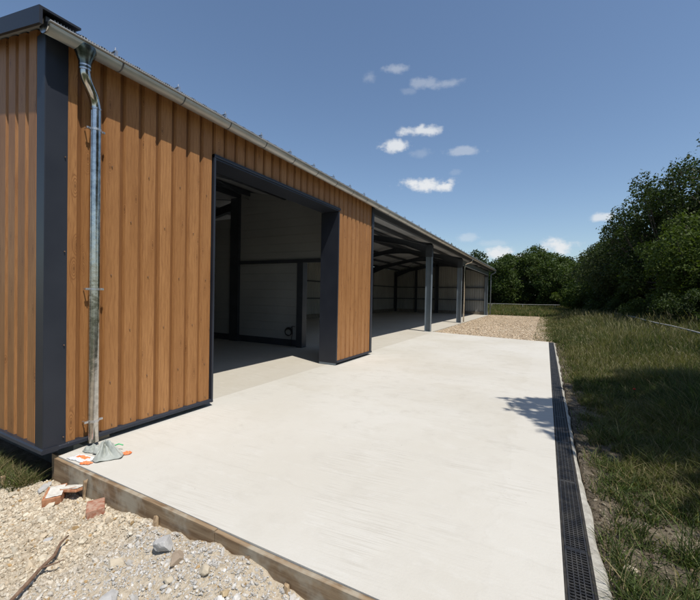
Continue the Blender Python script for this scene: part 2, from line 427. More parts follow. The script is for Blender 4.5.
# ------------------------------------------------------------------ barn
XC = -4.10; YC = 1.638; YE = 34.2; XR = -8.7; XB = -13.3
def roofz(x): return 4.02 + .19*(-4.0 - x) if x > XR else 4.02 + .19*(-4.0-XR) - .19*(XR-x)
barn = thing('barn', (-4.1, YC, 0), 'long low barn clad in timber-print steel with a dark doorway and open bays', 'barn')
PROF = [(0, 0), (.028, 0), (.048, 1), (.187, 1)]   # period .205: valley, slope, crown, slope
def clad(name, u0, u1, z0, z1, fn, mat, parent=barn, org=1.93, per=.205, wood=True, depth=.034):
    """fn(u, d)->(x,y); z1 may be a function of u"""
    br = []
    k = math.floor((u0-org)/per) - 1
    us = []
    while org + k*per < u1 + per:
        for (du, d) in PROF: us.append((org + k*per + du*per/.205, d, k))
        k += 1
    pts = []
    for i in range(len(us)-1):
        (a, da, ka), (c, dc, kc) = us[i], us[i+1]
        if c <= u0 or a >= u1: continue
        def at(u): return da + (dc-da)*(u-a)/(c-a)
        lo, hi = max(a, u0), min(c, u1)
        pts.append((lo, at(lo), hi, at(hi), i))
    V = []; Fa = []; BD = []; BI = []; acc = 0
    for (a, da, c, dc, i) in pts:
        xa, ya = fn(a, da*depth); xb, yb = fn(c, dc*depth); ln = math.hypot(xb-xa, yb-ya)
        za = z1(a) if callable(z1) else z1; zb = z1(c) if callable(z1) else z1
        b = len(V)
        V += [(xa, ya, z0), (xb, yb, z0), (xb, yb, zb), (xa, ya, za)]
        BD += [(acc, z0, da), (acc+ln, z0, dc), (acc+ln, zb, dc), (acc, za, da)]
        acc += ln
        Fa.append((b, b+1, b+2, b+3)); r = random.Random(i//2*13+5); BI.append(r.random()*8)
    return mesh_np(name, V, Fa, mat, parent, point_attr={'bd': BD}, face_attr={'bi': BI})
fx = lambda u, d: (XC - .038 + d, u)
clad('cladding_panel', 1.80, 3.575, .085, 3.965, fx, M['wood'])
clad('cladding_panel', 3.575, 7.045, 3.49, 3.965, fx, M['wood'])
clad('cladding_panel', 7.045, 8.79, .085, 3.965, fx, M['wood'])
gy_ = lambda u, d: (u, YC + .062 - d)
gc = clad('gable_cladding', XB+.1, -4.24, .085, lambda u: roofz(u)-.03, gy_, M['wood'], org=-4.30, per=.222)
# corner trims
b = MB(); z0, z1 = .08, 3.95
b.add([(-4.25, YC+.006, z0), (-4.086, YC, z0), (-4.080, YC+.006, z0), (-4.086, 1.825, z0), (-4.13, 1.825, z0), (-4.13, 1.68, z0), (-4.25, 1.68, z0)] +
      [(-4.25, YC+.006, z1), (-4.086, YC, z1), (-4.080, YC+.006, z1), (-4.086, 1.825, z1), (-4.13, 1.825, z1), (-4.13, 1.68, z1), (-4.25, 1.68, z1)],
      [(0,1,8,7), (1,2,9,8), (2,3,10,9), (3,4,11,10), (4,5,12,11), (5,6,13,12), (6,0,7,13), (6,5,4,3,2,1,0), (7,8,9,10,11,12,13)])
b.build('corner_trim', M['trim'], barn)
# dark end trim of the pier, in two laps
MB().box(-4.15, -4.083, 8.79, 8.90, .06, 3.34).build('corner_trim', M['trim'], barn)
MB().box(-4.15, -4.079, 8.775, 8.905, 3.36, 3.93).build('corner_trim', M['trim'], barn)
MB().box(-4.48, -4.152, 8.86, 8.90, .06, 3.93).build('end_trim', M['trim'], barn)
# base flashings
for a, c in ((YC+.0, 3.60), (7.05, 8.90)):
    MB().prism([(-4.15, .052), (-4.078, .052), (-4.068, .060), (-4.072, .086), (-4.09, .098), (-4.15, .10)], lambda p, q, t: (p, t, q), a, c).build('base_flashing', M['trim'], barn)
MB().prism([(YC+.12, .052), (YC-.010, .052), (YC-.020, .060), (YC-.014, .086), (YC, .098), (YC+.12, .10)], lambda p, q, t: (t, p, q), XB, -4.068).build('base_flashing', M['trim'], barn)
# door frame
MB().box(-4.20, -4.078, 3.575, 3.605, .05, 3.50).build('door_jamb', M['trim'], barn)
MB().box(-4.52, -4.205, 3.585, 3.60, .05, 3.43).build('door_jamb', M['trim'], barn)
jb = MB().box(-4.54, -4.084, 7.03, 7.07, .045, 3.425).build('door_jamb', M['trim'], barn)
MB().box(-4.532, -4.09, 7.026, 7.029, 0, .045).build('jamb_foot', M['steel_grey'], jb)
MB().box(-4.52, -4.086, 3.607, 7.03, 3.43, 3.455).build('door_lintel', M['trim'], barn)
MB().box(-4.12, -4.074, 3.575, 7.10, 3.458, 3.50).build('lintel_trim', M['trim'], barn)
# inner skin of the front wall and the pier
MB().box(-4.54, -4.50, 3.60, 7.07, 3.46, 3.98).build('lintel_beam', M['steel_in'], barn)
MB().box(-4.54, -4.50, 7.075, 8.86, .05, 3.98).build('inner_lining', M['panel'], barn)
MB().box(-4.54, -4.50, 1.72, 3.58, .05, 3.98).build('inner_lining', M['panel'], barn)
# back wall, far gable
clad('back_wall', 1.66, YE, 0, roofz(XB)-.03, lambda u, d: (XB + d, u), M['liner'], depth=.035)
clad('far_gable_wall', XB, -4.52, .26, lambda u: roofz(u)-.06, lambda u, d: (u, YE - d), M['liner'], depth=.035)
MB().box(XB, -4.46, YE-.12, YE+.04, -.2, .27).build('plinth', M['plinth'], barn)
MB().box(XB-.02, XB+.13, 1.9, YE-.12, -.2, .27).build('plinth', M['plinth'], barn)
MB().box(XB, -4.12, 2.12, 2.25, -.6, .05).build('plinth', M['plinth'], barn)
MB().box(-4.21, -4.064, 1.765, 1.80, -.5, -.012).build('plinth', M['board'], barn)
for zz in (1.25, 2.35):
    MB().box(XB+.05, -4.55, YE-.19, YE-.045, zz, zz+.08).build('wall_rail', M['steel_in'], barn)
    MB().box(XB+.045, XB+.19, 9.05, YE-.2, zz, zz+.08).build('wall_rail', M['steel_in'], barn)
# structural frames
def column(x0, x1, y, z1, mat, w=.2, nm='column'):
    b = MB(); f = .014
    b.box(x1-f, x1, y-w/2, y+w/2, 0, z1); b.box(x0, x0+f, y-w/2, y+w/2, 0, z1); b.box(x0+f, x1-f, y-.006, y+.006, 0, z1)
    b.box(x0-.02, x1+.0, y-w/2-.01, y+w/2+.01, -.003, .012)
    return b.build(nm, mat, barn)
for y in (16.10, 22.68, 34.0):
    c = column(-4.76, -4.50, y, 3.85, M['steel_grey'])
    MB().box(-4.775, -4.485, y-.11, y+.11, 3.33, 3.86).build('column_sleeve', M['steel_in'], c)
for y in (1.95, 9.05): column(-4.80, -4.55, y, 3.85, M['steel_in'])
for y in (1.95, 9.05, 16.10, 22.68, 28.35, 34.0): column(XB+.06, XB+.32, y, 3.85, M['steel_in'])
for x in (-8.95,): column(x-.2, x+.1, 34.0, 4.5, M['steel_in'])
column(-6.6, -6.42, 34.0, 4.1, M['steel_in'], .14); column(-11.1, -10.92, 34.0, 4.1, M['steel_in'], .14)
def rafter(y, xa, xb, nm='rafter'):
    """I section following the roof from xa (eave) to xb (ridge) with a haunch at the eave"""
    b = MB(); n = 10; sgn = 1 if xb < xa else -1
    st = []
    for i in range(n+1):
        x = xa + (xb-xa)*i/n; d = .26 + .28*max(0, 1 - abs(x-xa)/1.3) + .12*max(0, 1-abs(x-xb)/.8)
        zt = roofz(x)-.19; st.append((x, zt-d, zt))
    for (wa, fn) in ((.006, lambda s: (s[1], s[2])), (.085, lambda s: (s[2]-.013, s[2])), (.085, lambda s: (s[1], s[1]+.013))):
        V = []
        for s in st:
            lo, hi = fn(s); V += [(s[0], y-wa, lo), (s[0], y+wa, lo), (s[0], y+wa, hi), (s[0], y-wa, hi)]
        Fq = [(i*4+k, i*4+(k+1) % 4, (i+1)*4+(k+1) % 4, (i+1)*4+k) for i in range(n) for k in range(4)] + [(3,2,1,0), (n*4, n*4+1, n*4+2, n*4+3)]
        b.add(V, Fq)
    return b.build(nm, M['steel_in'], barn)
for y in (1.95, 9.05, 16.10, 22.68, 28.35, 34.0):
    rafter(y, -4.5, XR+.002); rafter(y, XB+.2, XR-.002)
def along(p0, p1, w, h, nm, mat):
    b = MB(); p0 = Vector(p0); p1 = Vector(p1)
    d = (p1-p0).normalized(); s = d.cross(Vector((0,0,1))).normalized()*w/2; t = s.cross(d).normalized()*h/2
    V = [p + a*s + c*t for p in (p0, p1) for a, c in ((-1,-1),(1,-1),(1,1),(-1,1))]
    b.add(V, [(0,1,2,3), (7,6,5,4)] + [(k, k+4, (k+1) % 4+4, (k+1) % 4) for k in range(4)])
    return b.build(nm, mat, barn)
# purlins : Z sections
for x in (-5.75, -7.0, -8.45, -8.95, -10.3, -11.6, -12.8):
    zt = roofz(x)-.045
    b = MB().box(x-.002, x+.002, 1.7, YE-.06, zt-.14, zt).box(x+.0021, x+.05, 1.7, YE-.06, zt-.004, zt).box(x-.05, x-.0021, 1.7, YE-.06, zt-.14, zt-.136)
    b.build('purlin', M['steel_in'], barn)
for (ya, yb) in ((9.1, 16.0), (28.4, 33.9), (2.0, 9.0)):
    for (xa, xb) in ((-4.7, -8.6), (-12.9, -8.8)):
        b = MB(); b.tube([(xa, ya, roofz(xa)-.3), (xb, yb, roofz(xb)-.3)], .011, 6); b.tube([(xa, yb, roofz(xa)-.33), (xb, ya, roofz(xb)-.33)], .011, 6)
        b.build('brace_rod', M['steel_dark'], barn)
# fly braces in front of the portal frames
for y in (9.05, 16.1, 22.68):
    for x in (-5.7, -7.8, -10.8):
        MB().tube([(x, y+.03, roofz(x)-.46), (x, y+.62, roofz(x)-.14)], .014, 5).build('fly_brace', M['steel_in'], barn)
# eave beams of the open bays
MB().box(-4.215, -4.20, 8.91, YE, 3.80, 3.965).box(-4.30, -4.2152, 8.91, YE, 3.80, 3.812).build('eave_beam', M['steel_in'], barn)
MB().box(-4.54, -4.50, 22.8, 33.9, 3.50, 3.80).box(-4.56, -4.42, 22.8, 33.9, 3.485, 3.4995).build('eave_beam', M['steel_grey'], barn)
# roof
def roofsheet(nm, xa, xb, off, mat, per=.177, flat=False, rh=.014):
    y0, y1 = 1.60, YE+.12
    if flat: us = [(y0, 0), (y1, 0)]
    else:
        us = []; y = y0
        while y < y1:
            us += [(y, 0), (y+per*.5, 0), (y+per*.62, 1), (y+per*.88, 1)]; y += per
    V = []; n = len(us)
    for (u, d) in us:
        for x in (xa, xb): V.append((x, u, roofz(max(min(x, -4.0), XB)) + (.19*(-4.0-x) if x > -4.0 else 0) + off + d*rh))
    Fq = [(2*i, 2*i+2, 2*i+3, 2*i+1) for i in range(n-1)]
    return mesh_np(nm, V, Fq, mat, barn)
roofsheet('roof_sheet', -3.99, XR, .004, M['roof']); roofsheet('roof_sheet', XB-.12, XR, .012, M['roof'])
roofsheet('roof_lining', -4.02, XR, -.012, M['lining'], flat=True); roofsheet('roof_lining', XB, XR, -.012, M['lining'], flat=True)
b = MB(); b.prism([(XR-.2, roofz(XR-.2)+.05), (XR, roofz(XR)+.062), (XR+.2, roofz(XR+.2)+.05), (XR, roofz(XR)+.075)], lambda p, q, t: (p, t, q), 1.6, YE+.1); b.build('ridge_cap', M['roof'], barn)
# verge trims (L section following the slope)
def verge(y0, y1, yf, nm='verge_trim'):
    for xa, xb in ((-3.935, XR), (XB-.15, XR)):
        b = MB(); V = []
        for x in (xa, xb):
            z = 4.02 + .19*(-4.0-x) if x > XR - .001 else roofz(XR) - .19*(XR-x)
            V += [(x, y0, z-.10), (x, y0, z+.055), (x, y1, z+.055), (x, y1, z+.035), (x, yf, z+.035), (x, yf, z-.10)]
        b.add(V, [(k, (k+1) % 6, 6+(k+1) % 6, 6+k) for k in range(6)] + [(5,4,3,2,1,0), (6,7,8,9,10,11)])
        b.build(nm, M['trim'], barn)
verge(1.535, 1.86, 1.56); verge(YE+.16, YE-.1, YE+.13)
# small eave comb (bird guard) between sheet and gutter
b = MB(); y = 1.66
b.box(-3.975, -3.972, 1.62, YE+.1, 3.955, 3.985)
while y < 13:
    b.box(-3.974, -3.970, y, y+.011, 3.985, 4.022); y += .024
b.build('eave_comb', M['gutter'], barn)
b = MB(); b.box(-4.02, -3.978, 1.6, YE+.1, 3.95, 4.02); b.build('eave_closure', M['roof'], barn)
# gutter
GX, GZ, GR = -3.955, 3.935, .077
prof = [(GX + GR*math.cos(a), GZ + GR*math.sin(a)) for a in np.linspace(0, -PI, 17)]
bead = [(GX+GR+.009+.009*math.cos(a), GZ+.009*math.sin(a)) for a in np.linspace(-PI, PI*.9, 9)]
outer = [(GX+.001*0 + (GR+.002)*math.cos(a), GZ + (GR+.002)*math.sin(a)) for a in np.linspace(-PI, 0, 17)]
gut = MB().prism(prof + outer[:-1] + [(GX+GR+.002, GZ)], lambda p, q, t: (p, t, q), 1.585, YE+.15).build('gutter', M['gutter'], barn, smooth=False)
for p in gut.data.polygons: p.use_smooth = len(p.vertices) == 4
MB().prism(bead, lambda p, q, t: (p, t, q), 1.585, YE+.15).build('gutter_bead', M['gutter'], gut)
for yy in (1.582, YE+.151):
    MB().prism([(GX+(GR+.006)*math.cos(a), GZ+(GR+.006)*math.sin(a)) for a in np.linspace(0, -PI, 17)], lambda p, q, t: (p, t, q), yy-.004, yy+.003).build('end_cap', M['galv'], gut)
yb = 2.22
k = 0
while yb < YE:
    V = MB()
    pr = [(GX+(GR+.0045)*math.cos(a), GZ+(GR+.0045)*math.sin(a)) for a in np.linspace(0.05, -PI, 15)] + [(GX+(GR+.0025)*math.cos(a), GZ+(GR+.0025)*math.sin(a)) for a in np.linspace(-PI, .05, 15)]
    V.prism(pr, lambda p, q, t: (p, t, q), yb-.007, yb+.007)
    br = V.build('gutter_bracket', M['roof'], gut)
    c = MB().box(-4.02, -3.94, yb-.045, yb-.02, 4.045, 4.051).box(-3.946, -3.94, yb-.045, yb-.02, 3.95, 4.0449)
    c.tube([(-3.965, yb-.032, 4.03), (-3.965, yb-.032, 4.085)], .007, 6); c.tube([(-3.965, yb-.032, 4.051), (-3.965, yb-.032, 4.060)], .014, 6)
    c.build('hook_bolt', M['bolt'], br)
    yb += .73; k += 1
# outlet funnel + downpipe
b = MB(); n = 20; P = []
for (t, rx, ry, z) in ((0, .086, .112, 3.915), (.3, .086, .098, 3.88), (.6, .072, .075, 3.835), (1, .051, .051, 3.765), (1.2, .050, .050, 3.70)):
    P.append([(GX + .0 + rx*math.cos(2*PI*k/n), 1.905 + (-.02 if t > .5 else 0)*0 + ry*math.sin(2*PI*k/n), z) for k in range(n)])
b.v = [p for r_ in P for p in r_]; b.f = [(i*n+k, i*n+(k+1) % n, (i+1)*n+(k+1) % n, (i+1)*n+k) for i in range(4) for k in range(n)]
b.build('gutter_outlet', M['outlet'], gut, smooth=True)
XP, YP = -4.035, 2.045
def bez(p0, p1, p2, p3, n=14):
    return [Vector(p0)*(1-t)**3 + Vector(p1)*3*t*(1-t)**2 + Vector(p2)*3*t*t*(1-t) + Vector(p3)*t**3 for t in [i/n for i in range(n+1)]]
path = [Vector((GX, 1.905, 3.78)), Vector((GX, 1.905, 3.72))] + bez((GX, 1.905, 3.70), (GX, 1.905, 3.56), (XP, YP-.01, 3.58), (XP, YP, 3.40)) + [Vector((XP, YP, 3.36))]
dp = MB().tube([(XP, YP, 3.40), (XP, YP, .045)], .048, 24, cap=False).build('downpipe', M['galv'], barn, smooth=True)
MB().tube(path, .0465, 24, cap=False).build('swan_neck', M['galv'], dp, smooth=True)
for z in (3.735, 3.70, 3.405):
    MB().tube([(GX if z > 3.6 else XP, 1.905 if z > 3.6 else YP, z-.007), (GX if z > 3.6 else XP, 1.905 if z > 3.6 else YP, z+.007)], .053, 24).build('pipe_collar', M['galv'], dp, smooth=False)
MB().tube([(XP+.012, YP-.0475, .06), (XP+.012, YP-.0475, 3.38)], .0035, 6).build('pipe_seam', M['galv'], dp)
for z in (3.20, 1.60, .26):
    c = MB().tube([(XP, YP, z-.011), (XP, YP, z+.011)], .0515, 24)
    c.box(XP-.008, XP+.008, YP-.085, YP-.049, z-.010, z+.010).box(XP-.008, XP+.008, YP+.049, YP+.085, z-.010, z+.010)
    c.tube([(XP+.02, YP-.07, z), (XP-.06, YP-.07, z)], .006, 6); c.tube([(XP+.02, YP+.07, z), (XP-.06, YP+.07, z)], .006, 6)
    c.build('pipe_clip', M['bolt'], dp)
# second downpipe on the middle post and third at the far end
for (yy, xo) in ((22.95, -4.40), (YE+.06, -4.30)):
    pth = [Vector((GX, yy, 3.86))] + bez((GX, yy, 3.80), (GX, yy, 3.58), (xo, yy, 3.72), (xo, yy, 3.42), 8) + [Vector((xo, yy, .05))]
    MB().tube(pth, .045, 12).build('downpipe', M['galv'] if yy < 30 else M['steel_grey'], barn, smooth=True)
MB().box(-4.79, -4.765, 22.56, 22.60, 1.05, 1.35).box(-4.80, -4.765, 22.57, 22.63, 1.30, 1.38).build('wall_box', M['black'], barn)
# partition inside
def hpanels(nm, x0, x1, z0, z1, y):
    ps = []; b = MB(); z = z0; zt = z1
    prof = []
    while z < zt - 1e-6:
        zz = min(z+.25, zt); prof += [(y-.0, z), (y-.0, zz-.012), (y+.008, zz-.009), (y+.008, zz-.003)]; z = zz
    prof += [(y, zt), (y+.08, zt), (y+.08, z0)]
    b.prism(prof, lambda p, q, t: (t, p, q), x0, x1)
    return b.build(nm, M['panel'], barn)
YP_ = 8.86
hpanels('partition_panel', -8.84, -6.46, .20, 2.50, YP_)
hpanels('partition_panel', XB+.08, -9.20, .20, 4.02, YP_)
# upper panel follows the roof slope
b = MB(); ns = 44
zb = 2.60
prof = []; z = zb
while z < 4.75: prof += [(z, 0), (z+.238, 0), (z+.241, .008), (z+.247, .008)]; z += .25
V = []; Fq = []
xs = [-8.84, -8.7, -4.545]
for (zz, d) in prof:
    for x in xs: V.append((x, YP_+d, min(zz, roofz(x)-.06)))
m_ = len(xs)
for i in range(len(prof)-1):
    for k in range(m_-1): Fq.append((i*m_+k, i*m_+k+1, (i+1)*m_+k+1, (i+1)*m_+k))
mesh_np('partition_panel', V, Fq, M['panel'], barn)
MB().box(-9.20, -8.84, YP_-.10, YP_+.10, 0, 4.66).build('partition_post', M['steel_in'], barn)
MB().box(-6.46, -6.25, YP_-.12, YP_+.10, 0, 2.50).build('partition_post', M['steel_in'], barn)
MB().box(-8.84, -4.55, YP_-.06, YP_+.09, 2.50, 2.60).build('partition_rail', M['steel_in'], barn)
MB().box(XB+.08, -6.46, YP_-.02, YP_+.09, 0, .20).build('partition_sill', M['steel_in'], barn)
MB().box(XB+.05, XB+.06, 1.75, 8.8, .2, 3.9).build('inner_lining', M['panel'], barn)
# screws
sc0 = MB().tube([(-4.105, 0, 0), (-4.094, 0, 0)], .0055, 6).build('screw', M['stickwood'], barn)
b_ = sc0; first = True
def scr(x, y, z, mat=None):
    global first
    if first: o = sc0; first = False
    else: o = sc0.copy(); COL.objects.link(o)
    o.location = Vector((x, y, z)) - WL[barn]
cr = [1.93 + .125 + .205*k for k in range(40)]
for k, y in enumerate([c for c in cr if 1.85 < c < 3.5]):
    for z in ((.60, 1.75, 2.9) if k % 2 else (1.15, 2.35)): scr(-4.098, y-.02, z)
for k, y in enumerate([c for c in cr if 7.1 < c < 8.7]):
    for z in ((.60, 1.75, 2.9) if k % 2 else (1.15, 2.35)): scr(-4.098, y-.02, z)
for k, y in enumerate([c for c in cr if 1.85 < c < 3.5]): scr(-4.098, y, .14)
for z in (.16, 1.05, 1.95, 2.85): scr(-4.076, 1.80, z)
for z in (.5, 1.6, 2.7): scr(-4.072, 8.85, z)

# ------------------------------------------------------------------ things in the barn / on the yard
co = thing('coiled_cable', (-6.72, 8.70, .1), 'black coiled cable hanging low in front of the dark partition inside the barn', 'cable')
b = MB()
for j in range(3):
    r_ = .115 + .01*j
    b.tube([(-6.72 + r_*math.cos(t), 8.70 + .01*j, .43 + .012*j + r_*.85*math.sin(t)) for t in np.linspace(0, 2*PI, 25)], .012, 6)
b.build('coil', M['black'], co, smooth=True)
MB().tube([(-6.58, 8.70, .62), (-6.56, 8.70, .4), (-6.6, 8.69, .2), (-6.60, 8.70, .02)], .012, 6).build('loose_end', M['black'], co, smooth=True)
MB().tube([(-6.66, 8.70, .52), (-6.58, 8.72, .62), (-6.52, 8.78, .60)], .01, 6).build('hook', M['black'], co)

def cloth(nm, cx, cy, rx, ry, h, mat, label, cat, seed, rot=0, group=None, peak=(0, 0), z0=.004, folds=7, am=1.0, sq=False):
    n = 46; u = np.linspace(-1, 1, n); U, W = np.meshgrid(u, u)
    # squash the square to a crumpled outline
    rr = np.sqrt(U*U + W*W); th = np.arctan2(W, U); mx = np.maximum(abs(U), abs(W))
    R = mx * (1 + .30*(vnoise(th*1.6+seed, th*0, seed)-.5) + .03*np.sin(th*folds+seed))
    xx = R*np.cos(th); yy = R*np.sin(th)
    if sq: xx = U*(1+.12*(vnoise(W*2, W*0, seed)-.5)) + .15*W; yy = W*(1+.25*(vnoise(U*2, U*0, seed+1)-.5))
    px, py = peak; dd = np.hypot(xx-px, yy-py)
    ridge = np.abs(np.sin(np.arctan2(yy-py, xx-px)*folds*.5 + 2.5*fbm(xx, yy, 2, 3, seed)))
    z = h*np.exp(-(dd/.34)**1.1)*(.7+.3*ridge) + .028*am*(1-sst(.75, 1.0, mx))*(ridge*.9 + 2.0*np.abs(fbm(xx, yy, 3.0, 3, seed+3)-.5)) + .003
    z = z*np.clip((1.04-mx)*6, 0, 1) + z0 + .006*vnoise(xx*9, yy*9, seed)
    c, s = math.cos(rot), math.sin(rot)
    Xw = cx + rx*xx*c - ry*yy*s; Yw = cy + rx*xx*s + ry*yy*c
    I = np.arange(n*n).reshape(n, n); Fq = np.stack([I[:-1,:-1], I[:-1,1:], I[1:,1:], I[1:,:-1]], -1).reshape(-1, 4)
    o = mesh_np(nm, np.stack([Xw, Yw, z], -1).reshape(-1, 3), [Fq], mat, smooth=True)
    m = o.modifiers.new('s', 'SOLIDIFY'); m.thickness = .0015
    setp(o, label, cat, group); return o
nt, nr = 120, 26
th = np.linspace(0, 2*PI, nt, endpoint=False); tt = np.linspace(0, 1, nr)
TH, TT = np.meshgrid(th, tt)
AN = np.where(TH > PI, TH - 2*PI, TH)
Lr = .085 + .165*np.exp(-((AN+.28)/.85)**4) + .020*np.sin(TH*6+1) + .03*(vnoise(TH*3.2, TH*0, 4)-.5)
jit = vnoise(TH*4.1, TH*0, 9)
fold = np.abs(np.sin(TH*5.0 + 1.4*np.sin(TH*2+.5) + 1.5*TT*jit))**.8
sx_ = -3.775 + Lr*TT*np.cos(TH) + .012*(fold-.5)*TT; sy_ = 2.01 + .9*Lr*TT*np.sin(TH)
sz_ = .086*np.exp(-(TT/(.26+.30*jit))**1.05) + (.026+.040*jit)*fold*np.sin(PI*np.clip(TT, 0, 1)**.7) + .022*(np.abs(fbm(sx_*16, sy_*16, 1, 3, 8)-.47)*4)*(TT > .08)*(1-TT**4) + .004
sz_ = np.maximum(sz_, .004)
I = np.arange(nt*nr).reshape(nr, nt); J = np.roll(I, -1, 1)
ob = mesh_np('crumpled_sack', np.stack([sx_, sy_, sz_], -1).reshape(-1, 3), [np.stack([I[:-1], J[:-1], J[1:], I[1:]], -1).reshape(-1, 4)], M['bag'], smooth=True)
md = ob.modifiers.new('s', 'SOLIDIFY'); md.thickness = .002
setp(ob, 'crumpled grey green sack with a pointed peak at the foot of the downpipe', 'sack')
cloth('crumpled_sack', -3.90, 1.98, .095, .055, .035, M['bag'], 'small flat grey green sack scrap behind the white and orange bag', 'sack', 9, rot=.5)
pb = cloth('plastic_bag', -3.80, 1.835, .125, .055, .022, [M['white_plastic'], M['orange_plastic']], 'flattened white plastic bag with an orange patch lying on the slab corner', 'bag', 6, rot=.12, am=.18, sq=True)
n = 46
for p in pb.data.polygons:
    c = p.center
    if 13 < p.index//45 < 33 and 9 < p.index % 45 < 35: p.material_index = 1
o = cloth('plastic_scrap', -3.665, 1.80, .045, .022, .012, M['orange_plastic'], 'orange plastic scrap under the front of the pointed grey sack', 'plastic scrap', 12, rot=.4, am=.3, sq=True)
o = cloth('plastic_scrap', -3.555, 2.10, .040, .026, .02, M['orange_plastic'], 'orange plastic scrap at the right end of the pointed grey sack', 'plastic scrap', 15, rot=.9, am=.3, sq=True)
b = MB(); b.tube([(-3.84, 2.03, .02), (-3.79, 2.02, .035), (-3.76, 2.06, .04), (-3.72, 2.12, .06), (-3.68, 2.14, .05)], .006, 6)
setp(b.build('green_cord', M['green_cord'], smooth=True), 'short bright green cord showing behind the grey sack', 'cord')

# bricks
def brick(cx, cy, cz, L, W, H, rot, tilt, mat, label, top=None, group='broken bricks beside the formwork board'):
    t = thing('brick', (cx, cy, cz), label, 'brick', group)
    r = random.Random(int(cx*1000)); b = MB(); n = 5
    def P(u, v, w): return (u*L/2 + .004*r.uniform(-1, 1), v*W/2 + .004*r.uniform(-1, 1), w)
    m = MB(); m.box(-L/2, L/2, -W/2, W/2, 0, H)
    m.v = [(a + .006*r.uniform(-1, 1), c + .006*r.uniform(-1, 1), d + .004*r.uniform(-1, 1)) for (a, c, d) in m.v]
    R_ = Matrix.Rotation(rot, 4, 'Z') @ Matrix.Rotation(tilt[0], 4, 'X') @ Matrix.Rotation(tilt[1], 4, 'Y')
    def tr(vs): return [tuple(Vector((cx, cy, cz)) + (R_ @ Vector(p))) for p in vs]
    m.v = tr(m.v); m.build('brick_block', mat, t, bevel=.006)
    if top:
        q = MB(); k = 9
        I0 = []
        for i in range(k):
            for j in range(k):
                u = -1+2*i/(k-1); v = -1+2*j/(k-1)
                e = max(abs(u), abs(v)); z = H + .002 + (.007*(1-e**3) + .004*r.random())*(1 if vnoise(u*2+3, v*2, 5) > .32 else -.4)
                q.v.append((top[0]+u*top[1], top[2]+v*top[3], z))
        q.f = [(i*k+j, (i+1)*k+j, (i+1)*k+j+1, i*k+j+1) for i in range(k-1) for j in range(k-1)]
        q.v = tr(q.v); q.build('mortar_layer', M['mortar'], t, smooth=True)
    return t
brick(-3.66, 1.56, -.205, .19, .13, .07, -.62, (.05, .10), M['brick'], 'broken orange brick capped with pale mortar, left of the red brick', top=(.0, .085, .01, .055))
brick(-3.60, 1.655, -.160, .20, .12, .028, .35, (-.18, -.10), M['brick'], 'thin brick slab with a grey mortar face leaning against the mortared brick', top=(0, .094, 0, .054))
brick(-3.17, 1.63, -.205, .17, .12, .065, -.5, (.05, .03), M['red_brick'], 'dusty red brick half lying against the formwork board')

# stick
b = MB(); pts = [(-2.62, .90, -.175), (-2.70, 1.02, -.17), (-2.76, 1.10, -.165), (-2.80, 1.19, -.155), (-2.90, 1.27, -.15), (-2.93, 1.33, -.145)]
b.tube(pts, [.010, .012, .010, .011, .008, .005], 7)
b.tube([(-2.76, 1.10, -.165), (-2.71, 1.16, -.15), (-2.70, 1.20, -.15)], [.007, .005, .003], 6)
setp(b.build('stick', M['stickwood'], smooth=True), 'brown broken stick lying on the pale rubble in the bottom left corner', 'stick')
b = MB(); b.box(-4.36, -4.325, 1.43, 1.46, -.28, -.13)
setp(b.build('wooden_peg', M['pegwood'], bevel=.004), 'small squared wooden peg in the rubble below the gable wall', 'peg')

# ------------------------------------------------------------------ stones
PHI = (1+5**.5)/2
ICO = np.array([(-1,PHI,0),(1,PHI,0),(-1,-PHI,0),(1,-PHI,0),(0,-1,PHI),(0,1,PHI),(0,-1,-PHI),(0,1,-PHI),(PHI,0,-1),(PHI,0,1),(-PHI,0,-1),(-PHI,0,1)])/math.hypot(1, PHI)
ICF = np.array([(0,11,5),(0,5,1),(0,1,7),(0,7,10),(0,10,11),(1,5,9),(5,11,4),(11,10,2),(10,7,6),(7,1,8),(3,9,4),(3,4,2),(3,2,6),(3,6,8),(3,8,9),(4,9,5),(2,4,11),(6,2,10),(8,6,7),(9,8,1)])
def stones(name, xy, size, col, label, cat, seed, sink=.25, flat=.6):
    r = np.random.RandomState(seed); n = len(xy)
    V = np.repeat(ICO[None], n, 0)*(1 + r.uniform(-.24, .24, (n, 12, 1)))
    sc = np.stack([r.uniform(.75, 1.35, n), r.uniform(.6, 1.0, n), r.uniform(.4, .8, n)*flat/.6], -1)*size[:, None]*.5
    V = V*sc[:, None, :]
    q = r.normal(size=(n, 4)); q[:, 1:3] *= .45; q /= np.linalg.norm(q, axis=1)[:, None]
    w, x, y, z = q.T
    Rm = np.stack([1-2*(y*y+z*z), 2*(x*y-z*w), 2*(x*z+y*w), 2*(x*y+z*w), 1-2*(x*x+z*z), 2*(y*z-x*w), 2*(x*z-y*w), 2*(y*z+x*w), 1-2*(x*x+y*y)], -1).reshape(n, 3, 3)
    V = np.einsum('nij,nkj->nki', Rm, V)
    g0 = gz(xy[:, 0], xy[:, 1]) + size*(.5-sink)*.55
    V += np.stack([xy[:, 0], xy[:, 1], g0], -1)[:, None, :]
    F = (ICF[None] + (np.arange(n)*12)[:, None, None]).reshape(-1, 3)
    o = mesh_np(name, V.reshape(-1, 3), [F], M['stone'], point_attr={'col': np.repeat(col, 12, 0)})
    setp(o, label, cat, kind='stuff'); return o
r = np.random.RandomState(3)
n = 62000
x = r.uniform(-5.2, .2, n); y = 1.70 - (r.uniform(0, 1, n)**1.15)*1.35
k = (y > .95 + (x+2.8)*-.0 - .55*sst(-3.2, -1, x)) | (r.rand(n) < .5)
x, y = x[k], y[k]
sz = .007 + .027*r.rand(len(x))**2.6; big = r.rand(len(x)) < .018; sz[big] *= r.uniform(1.5, 2.4, big.sum())
